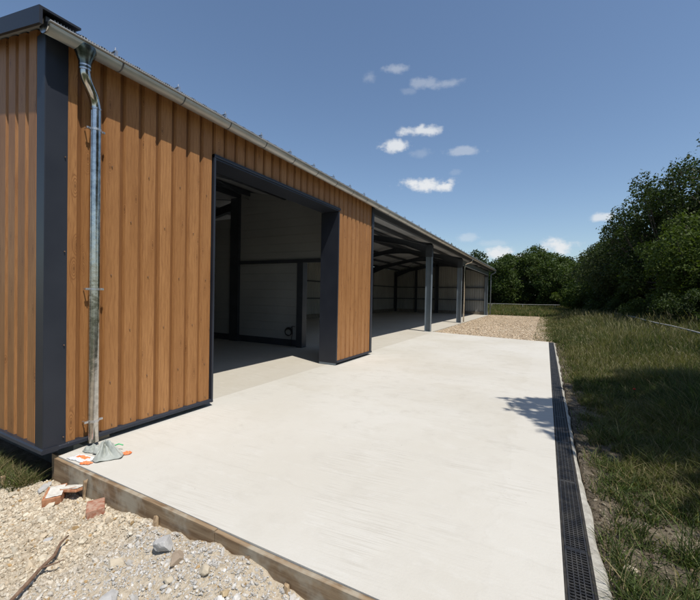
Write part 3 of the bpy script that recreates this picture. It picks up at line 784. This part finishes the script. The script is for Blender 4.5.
buff = np.array([.53, .435, .31]); pale = np.array([.66, .59, .46]); grey = np.array([.46, .445, .415]); ochre = np.array([.46, .31, .15])
t = sst(-2.95, -2.3, x + .8*(fbm(x, y, 2.2, 3, 2)-.5))[:, None]
m_ = r.rand(len(x), 1)
c = (buff*(1-m_) + pale*m_)*(1-t*.85) + (grey*(1-m_) + np.array([.62,.605,.575])*m_)*t*.85
oc = r.rand(len(x)) < .03; c[oc] = ochre*r.uniform(.8, 1.2, (oc.sum(), 1))
c *= r.uniform(.70, 1.08, (len(x), 1))
sz = sz*(1 - .45*t[:, 0]*(r.rand(len(x)) < .8))
stones('rubble_gravel', np.stack([x, y], -1), sz, c, 'pale crushed limestone rubble in front of the formwork boards', 'gravel', 5)
# far patch
n = 26000
y = 15.1 + (r.rand(n)**1.25)*20.6; x = r.uniform(-4.4, .35, n)
k = (y > 15.17 - .19*(x-.13)*1.05 + .05) & (x < -.35 + 1.1*(fbm(y, y*0, .9, 4, 6)) + .25*r.rand(n)) & (y < 35.2 + .8*(fbm(x, y, 1, 2, 9)-.5))
x, y = x[k], y[k]; m_ = r.rand(len(x), 1)
c = (np.array([.46,.34,.22])*(1-m_) + np.array([.64,.53,.39])*m_)*r.uniform(.6, 1.15, (len(x), 1))
stones('crushed_stone', np.stack([x, y], -1), .028 + .05*r.rand(len(x))**2, c, 'buff crushed stone filling the bay between the slab and the open shed', 'gravel', 6)
# soil crumbs and stones along the drain haunch and in the grass
n = 9000
y = 1.9 + r.rand(n)**1.4*13.5; x = .34 + np.abs(r.normal(size=n))*.45
k = (fbm(x, y, 1.6, 4, 77) > .44) | (x < .42); x, y = x[k], y[k]; m_ = r.rand(len(x), 1)
c = (np.array([.16,.12,.08])*(1-m_) + np.array([.34,.29,.21])*m_**2)*r.uniform(.6, 1.05, (len(x), 1))
stones('soil_crumbs', np.stack([x, y], -1), .006 + .034*r.rand(len(x))**3.5, c, 'brown soil crumbs and pale chips beside the drain and in the grass', 'soil', 7)
def rock(x, y, s, label, seed, colr, fl=.6, dz=0, group='larger rocks lying in the rubble'):
    import bmesh
    bm = bmesh.new(); bmesh.ops.create_icosphere(bm, subdivisions=3, radius=.5)
    rr = np.random.RandomState(seed); pl = rr.normal(size=(17, 3)); pl /= np.linalg.norm(pl, axis=1)[:, None]
    V = np.array([v.co for v in bm.verts])
    for p in pl:                                      # chop facets
        d = V@p; h = rr.uniform(.24, .36); V = V - np.where(d > h, d-h, 0)[:, None]*p
    V += .05*(np.stack([fbm(V[:, 0]*9+k, V[:, 1]*9+V[:, 2]*7, 1, 3, seed+k) for k in range(3)], -1)-.5)
    V *= np.array(s); a = rr.uniform(0, 6); V = V@np.array([[math.cos(a), math.sin(a), 0], [-math.sin(a), math.cos(a), 0], [0, 0, 1]])
    Fq = [tuple(v.index for v in f.verts) for f in bm.faces]; bm.free()
    V += np.array([x, y, float(gz(x, y)) + s[2]*.22 + dz])
    o = mesh_np('rock', V, Fq, M['stone'], point_attr={'col': np.repeat([colr], len(V), 0)}); setp(o, label, 'rock', group)
bf = (.50,.43,.32); gy2 = (.45,.44,.42); br_ = (.33,.26,.19)
rock(-2.20, 1.56, (.21,.14,.11), 'grey angular rock overhanging a dark hollow on the rubble mound', 1, gy2, dz=.02)
rock(-2.03, 1.53, (.15,.12,.09), 'brown rock right of the dark hollow on the rubble mound', 2, br_)
rock(-1.75, 1.50, (.10,.09,.07), 'pale buff rock resting on the mound close to the board', 3, bf)
rock(-2.40, 1.36, (.15,.10,.07), 'buff rock left of the grey angular rock', 4, bf)
rock(-2.16, 1.18, (.16,.13,.09), 'large grey rock near the bottom edge, dusted with cement', 5, gy2)
rock(-2.30, 1.06, (.13,.10,.07), 'grey brown rock in front of the cement dusted rock', 6, br_)
rock(-3.95, 1.60, (.22,.10,.05), 'flat grey stone in the shade below the barn corner', 7, gy2)
rock(-4.05, 1.42, (.12,.09,.06), 'flat buff stone left of the mortared brick', 8, bf)
rock(-1.55, 1.47, (.07,.06,.05), 'small ochre rock right of the pale buff rock', 9, (.48,.37,.22))
rock(-1.93, 1.40, (.09,.07,.05), 'small sandy rock in front of the brown rock', 10, bf)
rock(-3.10, 1.28, (.09,.06,.03), 'thin grey flake lying flat in the middle of the buff rubble', 11, gy2)
rock(.50, 2.75, (.10,.10,.07), 'pale stone in the bare soil beside the drain near the bottom right', 12, bf, group='stones in the soil by the drain')
rock(1.02, 3.10, (.10,.07,.05), 'buff stone in the bare patch farther from the drain', 13, bf, group='stones in the soil by the drain')
rock(.86, 2.36, (.10,.09,.08), 'greyish white stone in the grass at the bottom edge', 14, (.5,.52,.52), group='stones in the soil by the drain')
rock(.95, 6.2, (.20,.13,.08), 'grey rubble lump in shaded grass beside the drain', 15, gy2, group='stones in the soil by the drain')

# ------------------------------------------------------------------ grass
def blades(name, x, y, h, w, lean, col, label, cat, seed, kind='stuff', z=None, head=0):
    r = np.random.RandomState(seed); n = len(x)
    a = r.uniform(0, 2*PI, n); b_ = r.uniform(0, 2*PI, n)
    dx, dy = np.cos(a), np.sin(a); sx, sy = -np.sin(b_), np.cos(b_)
    z0 = gz(x, y) - .01 if z is None else z
    L = lean*h
    def pt(t, side, k):
        q = L*t**1.8; zz = h*(t - .28*(lean*t*t))
        return np.stack([x + dx*q + sx*side*w*k, y + dy*q + sy*side*w*k, z0 + zz], -1)
    V = np.stack([pt(0, -.5, 1), pt(0, .5, 1), pt(.4, -.5, .85), pt(.4, .5, .85), pt(.75, -.5, .5), pt(.75, .5, .5), pt(1, 0, 0)], 1).reshape(-1, 3)
    o = (np.arange(n)*7)[:, None]
    Q = np.concatenate([o+np.array([[0,1,3,2]]), o+np.array([[2,3,5,4]])], 0); Tt = o+np.array([[4,5,6]])
    C = np.repeat(col, 7, 0)
    Vs, Qs, Ts, Cs = [V], [Q], [Tt], [C]; base = n*7
    if head:
        k = np.where(r.rand(n) < head)[0]; m = len(k)
        hx = x[k]; hy = y[k]; hh = h[k]*r.uniform(1.0, 1.25, m); zz0 = z0[k] if np.ndim(z0) else np.full(m, z0)
        lx = dx[k]*L[k]*.8; ly = dy[k]*L[k]*.8; ww = .0022 + .0003*hy
        def sp(t, s, kk): return np.stack([hx + lx*t*t + sx[k]*s*kk, hy + ly*t*t + sy[k]*s*kk, zz0 + hh*t], -1)
        hw = .003 + .0004*hy
        V2 = np.stack([sp(0, -1, ww*.5), sp(0, 1, ww*.5), sp(.8, 1, ww*.4), sp(.8, -1, ww*.4), sp(.78, 0, 0), sp(.88, 1, hw), sp(1.0, 0, 0), sp(.88, -1, hw)], 1).reshape(-1, 3)
        o2 = (np.arange(m)*8)[:, None] + base
        Vs.append(V2); Qs += [o2+np.array([[0,1,2,3]]), o2+np.array([[4,5,6,7]])]
        Cs.append(np.repeat(np.array([[.20,.18,.09]])*r.uniform(.7, 1.2, (m, 1)), 8, 0))
    V = np.concatenate(Vs); C = np.concatenate(Cs)
    ob = mesh_np(name, V, [np.concatenate(Qs), np.concatenate(Ts)], M['grass'], point_attr={'col': C})
    return setp(ob, label, cat, kind=kind)
def gcol(x, y, r, dry=.17):
    n = len(x); m = r.rand(n, 1); f = sst(.4, .62, fbm(x, y, .9, 3, 55))[:, None]
    m = m**2.0; c = np.array([.030,.048,.011])*(1-m) + np.array([.13,.17,.045])*m
    c = c*(1-f*.5) + np.array([.17,.165,.05])*f*.5
    d = r.rand(n) < dry + .12*f[:, 0]; c[d] = np.array([.27,.22,.11])*r.uniform(.6, 1.1, (d.sum(), 1))
    return c*r.uniform(.75, 1.2, (n, 1))
r = np.random.RandomState(11)
def scatter(n, x0, x1, y0, y1, py=1.0):
    y = y0 + (y1-y0)*r.rand(n)**py; x = x0 + (x1-x0)*r.rand(n); return x, y
# near turf: tufts between bare patches
x, y = scatter(300000, .36, 4.2, 1.6, 9, 1.2)
d = fbm(x, y, 1.6, 4, 77); tuft = fbm(x, y, 7, 2, 91)
k = (x < .35*y + 1.4) & (r.rand(len(x)) < np.clip(1.35 - sst(.50, .60, d)*1.32*sst(1.9, .8, x), 0.06, 1)*sst(.24, .46, tuft + .25*sst(.4, 1.4, x))*sst(.30, .62, x-.02*y+.1*r.rand(len(x))))
x, y = x[k], y[k]
h = (.05 + .13*r.rand(len(x))**1.6)*(1 + 2.4*sst(.8, 2.2, x)*(.4+tuft[k])) * (.6+.8*fbm(x, y, 1.3, 2, 15))
blades('grass', x, y, h*1.15, .0045+.0045*r.rand(len(x))*(1+.6*x/2), r.uniform(.2, 1.3, len(x)), gcol(x, y, r), 'short tufted grass between bare soil patches beside the drain', 'grass', 1)
# mid grass getting tall
x, y = scatter(300000, -.4, 9.5, 8.2, 36, 1.5)
k = (x < .32*y + 1.2) & ((y > 15.3) | (x > .36))
x, y = x[k], y[k]; pat = fbm(x, y, .5, 3, 66)
edge = np.where(y < 15.2, sst(.3, .9, x), sst(-.15, .7, x - .6*(fbm(y, y*0, .9, 4, 6)-.5)))
tall = sst(10, 15, y)*sst(.6, 2.2, x) 
h = (.10 + .16*r.rand(len(x)))*(.40+.60*edge) + tall*(.14 + .46*r.rand(len(x)))*(.45+1.1*pat)
k = r.rand(len(x)) < .25 + .75*edge
x, y, h = x[k], y[k], h[k]
blades('grass', x, y, h, .007+.0007*y*r.rand(len(x)), r.uniform(.1, .8, len(x)), gcol(x, y, r, .16), 'tall seeding meadow grass right of the crushed stone bay', 'grass', 2, head=.10)
# far meadow
x, y = scatter(70000, -16, 20, 35.3, 66, 1.3)
h = .16 + .3*r.rand(len(x))
blades('grass', x, y, h, .02+.02*r.rand(len(x)), r.uniform(.1, .7, len(x)), gcol(x, y, r, .2)*np.array([1.15,1.08,1.0]), 'meadow grass beyond the far end of the barn', 'grass', 3)
# weeds by rail
x, y = scatter(42000, 2.8, 9, 9, 34, 1.2); k = (np.abs(x-5.6+.3*np.sin(y)) < 1.5) & (fbm(x, y, .8, 3, 99) > .42); x, y = x[k], y[k]
h = .35 + .75*r.rand(len(x))**1.4
blades('tall_weeds', x, y, h, .010+.010*r.rand(len(x)), r.uniform(.1, .6, len(x)), gcol(x, y, r, .10)*.9, 'tall weeds growing along the rail fence in front of the trees', 'weeds', 4, head=.2)
# weeds under the gable
x, y = scatter(5200, -5.6, -4.15, 1.42, 1.72); k = (fbm(x, y, 3, 3, 12) + .25*sst(-4.3, -4.8, x) > .52); x, y = x[k], y[k]
blades('weeds', x, y, .05+.17*r.rand(len(x)), .003+.004*r.rand(len(x)), r.uniform(.3, 1.2, len(x)), gcol(x, y, r, .35), 'dry and green weeds in the shade below the timber gable', 'weeds', 5)
# broad weeds near right edge
x0, y0 = scatter(70, .75, 3.0, 2.6, 9.5); xs = []; ys_ = []
for a, c in zip(x0, y0):
    m = 26; xs.append(a + .03*r.normal(size=m)); ys_.append(c + .03*r.normal(size=m))
x = np.concatenate(xs); y = np.concatenate(ys_)
blades('couch_grass', x, y, .14+.22*r.rand(len(x)), .005+.004*r.rand(len(x)), r.uniform(.4, 1.2, len(x)), gcol(x, y, r, .05)*1.35, 'coarse broad bladed grass clumps in the shade', 'grass', 6)
# poppy
t = thing('poppy', (1.24, 7.0, float(gz(1.24, 7.0))), 'single red poppy flower in the shaded grass', 'flower')
gzp = float(gz(1.24, 7.0))
MB().tube([(1.24, 7.0, gzp), (1.25, 7.0, gzp+.12), (1.23, 7.0, .22)], .0025, 5).build('stem', M['leaf'], t)
b = MB()
for k in range(5):
    a = 2*PI*k/5; vs = [(1.23, 7.0, .218)]
    for s, rr, zz in ((-.5, .012, .222), (-.45, .021, .236), (0, .024, .240), (.45, .021, .236), (.5, .012, .222)):
        vs.append((1.23+rr*math.cos(a+s), 7.0+rr*math.sin(a+s), zz))
    b.add(vs, [(0,1,2,3), (0,3,4,5)])
b.build('petals', M['poppy'], t)

# ------------------------------------------------------------------ fence
def fence(pts, label, every=2.6):
    t = thing('rail_fence', (pts[0][0], pts[0][1], float(gz(pts[0][0], pts[0][1]))), label, 'fence', 'low rails around the meadow')
    b = MB(); P = [Vector((p[0], p[1], p[2] + .015*math.sin(i*1.7))) for i, p in enumerate(pts)]
    b.tube(P, .024, 8); b.build('rail', M['fence'], t, smooth=True)
    first = None
    for i in range(0, len(P), 2):
        p = P[i]; g = float(gz(p.x, p.y))
        if first is None:
            first = MB().tube([(p.x, p.y, g-.2), (p.x, p.y, g+.44)], [.03, .026], 7).build('post', M['fence'], t); fp = p.copy(); fg = g
        else:
            c = first.copy(); COL.objects.link(c); c.location = first.location + Vector((p.x-fp.x, p.y-fp.y, g-fg))
P = []
for i in range(19):
    y = 6 + i*2.1; x = 3.70 + .018*(y-6); P.append((x, y, .70))
fence(P, 'low grey rail running along the right of the meadow under the big trees')
P = []
for i in range(18):
    x = -13 + i*1.75; y = 50 + .1*x; P.append((x, y, float(gz(x, y)) + .42))
fence(P, 'low grey rail crossing the far meadow in front of the tree line')

# ------------------------------------------------------------------ trees
def leafmesh(name, C, Rl, nl, size, parent, colA, colB, seed, zmin, fill=.5):
    r = np.random.RandomState(seed); m = len(C)
    w = Rl**2; idx = r.choice(m, nl, p=w/w.sum())
    d = r.normal(size=(nl, 3)); d /= np.linalg.norm(d, axis=1)[:, None]
    rad = Rl[idx]*(fill + (1.08-fill)*r.rand(nl)**.5)
    # sub-clumps: modulate the radius so outline is ragged
    ph = fbm(d[:, 0]*3.1+idx*7.7, d[:, 1]*3.1+d[:, 2]*4.3, 1.3, 3, seed)
    keep = r.rand(nl) < sst(.28, .55, ph)
    P = C[idx] + d*(rad*(.72+.6*ph))[:, None]*np.array([1, 1, .85]) + r.normal(size=(nl, 3))*size*.8
    keep &= P[:, 2] > zmin
    P, d, idx = P[keep], d[keep], idx[keep]; n = len(P)
    nrm = d*.5 + r.normal(size=(n, 3))*.75 + np.array([0, 0, .35]); nrm /= np.linalg.norm(nrm, axis=1)[:, None]
    a = np.cross(nrm, r.normal(size=(n, 3))); a /= np.linalg.norm(a, axis=1)[:, None]; b = np.cross(nrm, a)
    s = size*r.uniform(.6, 1.3, (n, 1))
    V = np.stack([P - a*s, P + b*s*.55, P + a*s, P - b*s*.55], 1).reshape(-1, 3)
    F = (np.arange(n*4).reshape(n, 4))
    t = r.rand(n, 1)*.6 + .4*np.array([vnoise(idx*3.3, idx*1.7, seed)]).T
    col = (np.array(colA)*(1-t) + np.array(colB)*t)*r.uniform(.8, 1.2, (n, 1))
    return mesh_np(name, V, [F], M['leaf'], parent, point_attr={'col': np.repeat(col, 4, 0)})
def tree(name, label, x, y, h, R, seed, nl, size, colA, colB, base=.3, group=None, nlobes=26, lobe=1.0, trunk_r=None, z0=None, cat='tree', squash=1.0):
    nlobes = int(nlobes*1.5)
    g = float(gz(x, y)) if z0 is None else z0
    t = thing(name, (x, y, g), label, cat, group)
    r = np.random.RandomState(seed)
    zc = g + h*(base + (1-base)/2); rz = h*(1-base)/2
    C = []; Q = []
    while len(C) < nlobes:
        p = r.uniform(-1, 1, 3)
        q = np.linalg.norm(p)
        if q > 1 or q < .35: continue
        C.append((x + p[0]*R*.90, y + p[1]*R*.90*squash, zc + p[2]*rz*.90)); Q.append(q)
    C = np.array(C); Rl = lobe*r.uniform(.20, .40, len(C))*(1.35-.7*np.array(Q))*min(R, rz*1.3)
    tr = trunk_r or h*.022
    ht = g + h*(base*.9+.1)
    b = MB(); jog = r.normal(size=(4, 2))*h*.012
    tp = [(x, y, g-.3), (x+jog[0][0], y+jog[0][1], g+(ht-g)*.4), (x+jog[1][0], y+jog[1][1], ht), (x+jog[2][0]*2, y+jog[2][1]*2, zc), (x+jog[3][0]*3, y+jog[3][1]*3, zc+rz*.55)]
    b.tube(tp, [tr*1.35, tr, tr*.82, tr*.5, tr*.18], 8)
    for i, c in enumerate(C):
        s = Vector(tp[1+(i % 3)]); e = Vector(c); mid = s.lerp(e, .5) + Vector((0, 0, -.06*h*.5)) + Vector(r.normal(size=3)*h*.012)
        b.tube([s, mid, e], [tr*.38, tr*.24, tr*.07], 5, cap=False)
        for k in range(2):
            dd = Vector(r.normal(size=3)).normalized()*Rl[i]*.8; b.tube([mid.lerp(e, .5+.4*k), e+dd], [tr*.10, tr*.03], 4, cap=False)
    b.build('trunk', M['bark'], t, smooth=True)
    leafmesh('crown', C, Rl, nl, size, t, colA, colB, seed+1, g + .15)
    return t
DK = ((.020,.034,.009), (.055,.080,.020)); MD = ((.034,.056,.013), (.070,.098,.022)); YG = ((.045,.072,.013), (.092,.122,.022)); OL = ((.040,.058,.022), (.075,.092,.036))
tg = 'trees and bushes lining the right side of the meadow'
tree('oak_tree', 'tallest dark oak rising at the right edge of the photo', 11.9, 27, 12.2, 7.4, 1, 150000, .085, *DK, base=.10, group=tg, nlobes=150, lobe=.52)
tree('oak_tree', 'dark oak stepping down to the left of the tallest oak', 7.2, 30, 10.7, 4.8, 21, 70000, .085, *DK, base=.05, group=tg, nlobes=80, lobe=.6)
tree('oak_tree', 'dark oak standing behind the yellow green tree', 14.5, 40, 12.5, 7.5, 2, 40000, .15, *DK, base=.15, group=tg, nlobes=36)
tree('maple_tree', 'yellow green leafy tree in front of the tallest oak', 6.6, 23, 5.9, 2.7, 3, 42000, .07, *YG, base=.10, group=tg, nlobes=26)
tree('hazel_bush', 'broad mid green bush below the yellow green tree', 6.7, 26.5, 5.2, 3.0, 4, 32000, .085, *MD, base=.02, group=tg, nlobes=26, cat='bush')
tree('willow_tree', 'olive grey rounded tree left of the tallest oak', 5.3, 35, 8.3, 3.3, 5, 50000, .085, *OL, base=.10, group=tg, nlobes=26)
tree('hazel_bush', 'dark thicket between the olive tree and the meadow', 5.6, 36, 4.2, 3.2, 6, 26000, .10, *DK, base=.0, group=tg, nlobes=24, cat='bush')
tree('field_tree', 'mid green tree with a pointed top halfway along the tree line', 5.0, 47, 7.0, 3.8, 7, 30000, .13, *MD, base=.0, group=tg, nlobes=26)
tree('field_tree', 'mid green tree between the pointed tree and the olive tree', 4.6, 40.5, 7.2, 2.9, 31, 26000, .10, *MD, base=.0, group=tg, nlobes=26)
tree('field_tree', 'dark rounded tree just right of the far bright bush', 7.0, 44, 8.6, 3.8, 8, 30000, .13, *DK, base=.0, group=tg, nlobes=26)
tree('hazel_bush', 'small bright green bush at the foot of the far tree line', 3.2, 46, 3.3, 2.6, 9, 24000, .09, *YG, base=.0, group=tg, nlobes=18, cat='bush')
tree('field_tree', 'rounded green tree beyond the far barn corner', -4.0, 56, 7.4, 4.0, 10, 30000, .15, *MD, base=.0, group=tg, nlobes=26)
tree('field_tree', 'wide green tree right of the one beyond the barn corner', 1.2, 55, 6.5, 4.4, 11, 30000, .14, *MD, base=.0, group=tg, nlobes=26)
tree('field_tree', 'dark tree at the left of the far tree line, partly behind the barn roof', -9.5, 62, 8.2, 4.6, 12, 26000, .16, *DK, base=.0, group=tg, nlobes=24)
tree('field_tree', 'dark tree peeking over the barn roof ridge line', -16.5, 66, 10.4, 5.0, 13, 24000, .17, *DK, base=.1, group=tg, nlobes=24)
tree('field_tree', 'tall thin topped tree rising behind the far tree line', -1.0, 68, 10.2, 4.4, 14, 22000, .17, *MD, base=.1, group=tg, nlobes=20)
tree('hazel_bush', 'dark bush on the right margin behind the rail fence', 7.6, 19.5, 3.4, 2.6, 15, 34000, .07, *DK, base=.0, group=tg, nlobes=24, cat='bush')
tree('hazel_bush', 'mid green thicket between the olive tree and the broad bush', 5.9, 30.5, 3.6, 2.1, 16, 22000, .08, *MD, base=.0, group=tg, nlobes=18, cat='bush')
tree('hazel_bush', 'low dark thicket under the tallest oak', 9.8, 24.0, 4.0, 3.0, 17, 26000, .08, *DK, base=.0, group=tg, nlobes=22, cat='bush')
for i, (x, y, h) in enumerate([(-14, 60, 3.6), (-7.5, 57, 3.4), (-1.2, 57.5, 3.2), (4.0, 56, 3.6), (-20, 63, 4), (9.5, 50, 4.0)]):
    tree('hazel_bush', ['dark bush at the foot of the tree peeking over the barn roof', 'dark bush right behind the far barn corner', 'dark bush between the two far green trees', 'dark bush behind the small bright bush', 'leftmost dark bush below the far wood', 'dark bush in the gap behind the dark rounded tree'][i],
         x, y, h, 4.2, 60+i, 16000, .14, *DK, base=-.1, group=tg, nlobes=18, cat='bush')
for i, (x, y, h, R_, c_) in enumerate([(5.6, 16.2, 1.7, 1.1, MD), (5.3, 20.5, 2.0, 1.2, DK), (5.0, 25.5, 1.9, 1.3, MD), (4.8, 31, 2.0, 1.5, DK), (4.3, 36.5, 1.9, 1.6, MD)]):
    tree('scrub_bush', ['nearest low scrub bush behind the pale rail at the right edge', 'dark low scrub bush behind the rail in front of the yellow green tree', 'green low scrub bush beyond the dark one along the rail', 'dark low scrub bush where the rail disappears into the grass', 'farthest low scrub bush along the rail beside the small bright bush'][i],
         x, y, h, R_, 90+i, 13000, .05, *c_, base=-.1, group=tg, nlobes=16, cat='bush', squash=1.6)
# dark far wood behind everything
for i, (x, y, h) in enumerate([(-27, 74, 10), (-22, 82, 11.5), (8, 70, 9.0), (14, 62, 11), (20, 54, 13), (22, 42, 13), (-6, 80, 10.5), (3, 78, 8.6)]):
    tree('field_tree', ['leftmost dark tree of the far wood', 'tall dark tree in the far wood behind the barn', 'dark tree showing behind the pointed mid green tree', 'large dark tree behind the right tree line',
        'very tall dark tree deep behind the oaks', 'tall dark tree behind the tallest oak at the right', 'dark tree filling the gap behind the far corner', 'dark tree filling the gap behind the wide green tree'][i],
        x, y, h, h*.52, 40+i, 20000, .20, *DK, base=.0, group='far wood behind the meadow', nlobes=18)
# tree whose shade falls across the drain (stands right of the frame)
tree('oak_tree', 'oak overhanging the yard from the right and shading the drain', 7.4, 4.7, 9.3, 4.7, 77, 95000, .10, *DK, base=.42, group=tg, nlobes=34)

tree('oak_tree', 'second oak on the right of the yard, nearer than the one shading the drain', 8.2, .6, 9.0, 3.5, 78, 50000, .10, *DK, base=.42, group=tg, nlobes=26)
# ------------------------------------------------------------------ camera
f_, yaw, pitch, roll = 365.6, math.radians(28.159), math.radians(-.92), math.radians(1.128)
Fv = Vector((-math.sin(yaw)*math.cos(pitch), math.cos(yaw)*math.cos(pitch), math.sin(pitch)))
Rv = Vector((math.cos(yaw), math.sin(yaw), 0)); Uv = Rv.cross(Fv)
R2 = Rv*math.cos(roll) + Uv*math.sin(roll); U2 = -Rv*math.sin(roll) + Uv*math.cos(roll)
cam = bpy.data.cameras.new('camera'); co_ = bpy.data.objects.new('camera', cam); COL.objects.link(co_)
mw = Matrix((( R2.x, U2.x, -Fv.x, 0), (R2.y, U2.y, -Fv.y, 0), (R2.z, U2.z, -Fv.z, 1.6), (0, 0, 0, 1)))
co_.matrix_world = mw
cam.sensor_width = 36; cam.lens = f_/700*36; cam.clip_start = .05; cam.clip_end = 6000
S.camera = co_

# ------------------------------------------------------------------ light and sky
sd = Vector((.46, -.20, 1.0)).normalized()
sun = bpy.data.lights.new('sun', 'SUN'); sun.energy = 4.7; sun.angle = math.radians(.5); sun.color = (1, .955, .89)
so = bpy.data.objects.new('sun', sun); COL.objects.link(so); so.rotation_euler = sd.to_track_quat('Z', 'Y').to_euler(); so.location = (3, -3, 12)
w = bpy.data.worlds.new('World'); S.world = w; w.use_nodes = True; w.node_tree.nodes.clear()
T = NT(w.node_tree)
sky = T.n('ShaderNodeTexSky'); sky.sky_type = 'NISHITA'; sky.sun_disc = False
sky.sun_elevation = math.asin(sd.z); sky.sun_rotation = math.atan2(sd.x, sd.y)
sky.air_density = 1.1; sky.dust_density = .6; sky.ozone_density = 2.8; sky.altitude = 100
bg = T.n('ShaderNodeBackground', {'Color': sky.outputs[0], 'Strength': .125})
D = T.n('ShaderNodeTexCoord').outputs['Generated']
nz = T.noise(D, 26, 6, .55); nz2 = T.noise(T.vmul(D, (1, 1, 2.2)), 90, 5, .6)
tot = None
CL = [(396,69,13,4,.32),(370,78,7,5,.18),(422,83,12,5,.28),(446,84,14,4,.26),(409,91,7,3,.12),(424,131,20,4.6,.85),(396,146,16,5,.9),(464,151,17,4,.35),(420,153,12,4,.14),
      (427,185,22,6.5,1.0),(414,183,13,5,1.0),(440,187,12,5,1.0),(602,217,9,4,.75),(561,246,15,7,1),(500,254,16,6,1),(518,258,12,5,.8),(466,238,9,4,.3),(492,243,12,3,.2),(455,172,6,3,.1)]
for (px, py, a, b, st) in CL:
    d = (Fv + R2*((px-350)/f_) + U2*((300-py)/f_)); ln = d.length; d.normalize()
    uu = Vector((0,0,1)).cross(d).normalized()*-1; vv = d.cross(uu)*-1
    if vv.z < 0: vv = -vv
    du = T.n('ShaderNodeVectorMath', {0: D, 1: uu/(1.12*a/f_/ln)}, operation='DOT_PRODUCT').outputs['Value']
    dv = T.n('ShaderNodeVectorMath', {0: D, 1: vv/(1.12*b/f_/ln)}, operation='DOT_PRODUCT').outputs['Value']
    fr = T.n('ShaderNodeVectorMath', {0: D, 1: d}, operation='DOT_PRODUCT').outputs['Value']
    # flat base: stretch lower half less
    r2 = T.math('SQRT', T.math('ADD', T.math('MULTIPLY', du, du), T.math('MULTIPLY', dv, dv)))
    e = T.math('SUBTRACT', T.math('ADD', T.math('MULTIPLY', T.math('SUBTRACT', nz, .5), 2.6), T.math('MULTIPLY', T.math('SUBTRACT', nz2, .5), .7)), r2)
    k = T.math('MULTIPLY', T.math('MULTIPLY', T.ramp(e, -1.2, -.25), st), T.math('GREATER_THAN', fr, .8))
    k = T.math('MULTIPLY', k, T.ramp(r2, 2.0, 1.0))
    tot = k if tot is None else T.math('MAXIMUM', tot, k)
cl = T.n('ShaderNodeBackground', {'Color': (.92,.95,.98,1), 'Strength': .86})
mx = T.n('ShaderNodeMixShader', {0: tot, 1: bg.outputs[0], 2: cl.outputs[0]})
o = T.n('ShaderNodeOutputWorld', {0: mx.outputs[0]})
S.view_settings.view_transform = 'Standard'; S.view_settings.look = 'None'; S.view_settings.exposure = 0; S.view_settings.gamma = 1
S.view_settings.use_curve_mapping = False
S.render.engine = 'CYCLES'; S.cycles.max_bounces = 8; S.cycles.transparent_max_bounces = 8
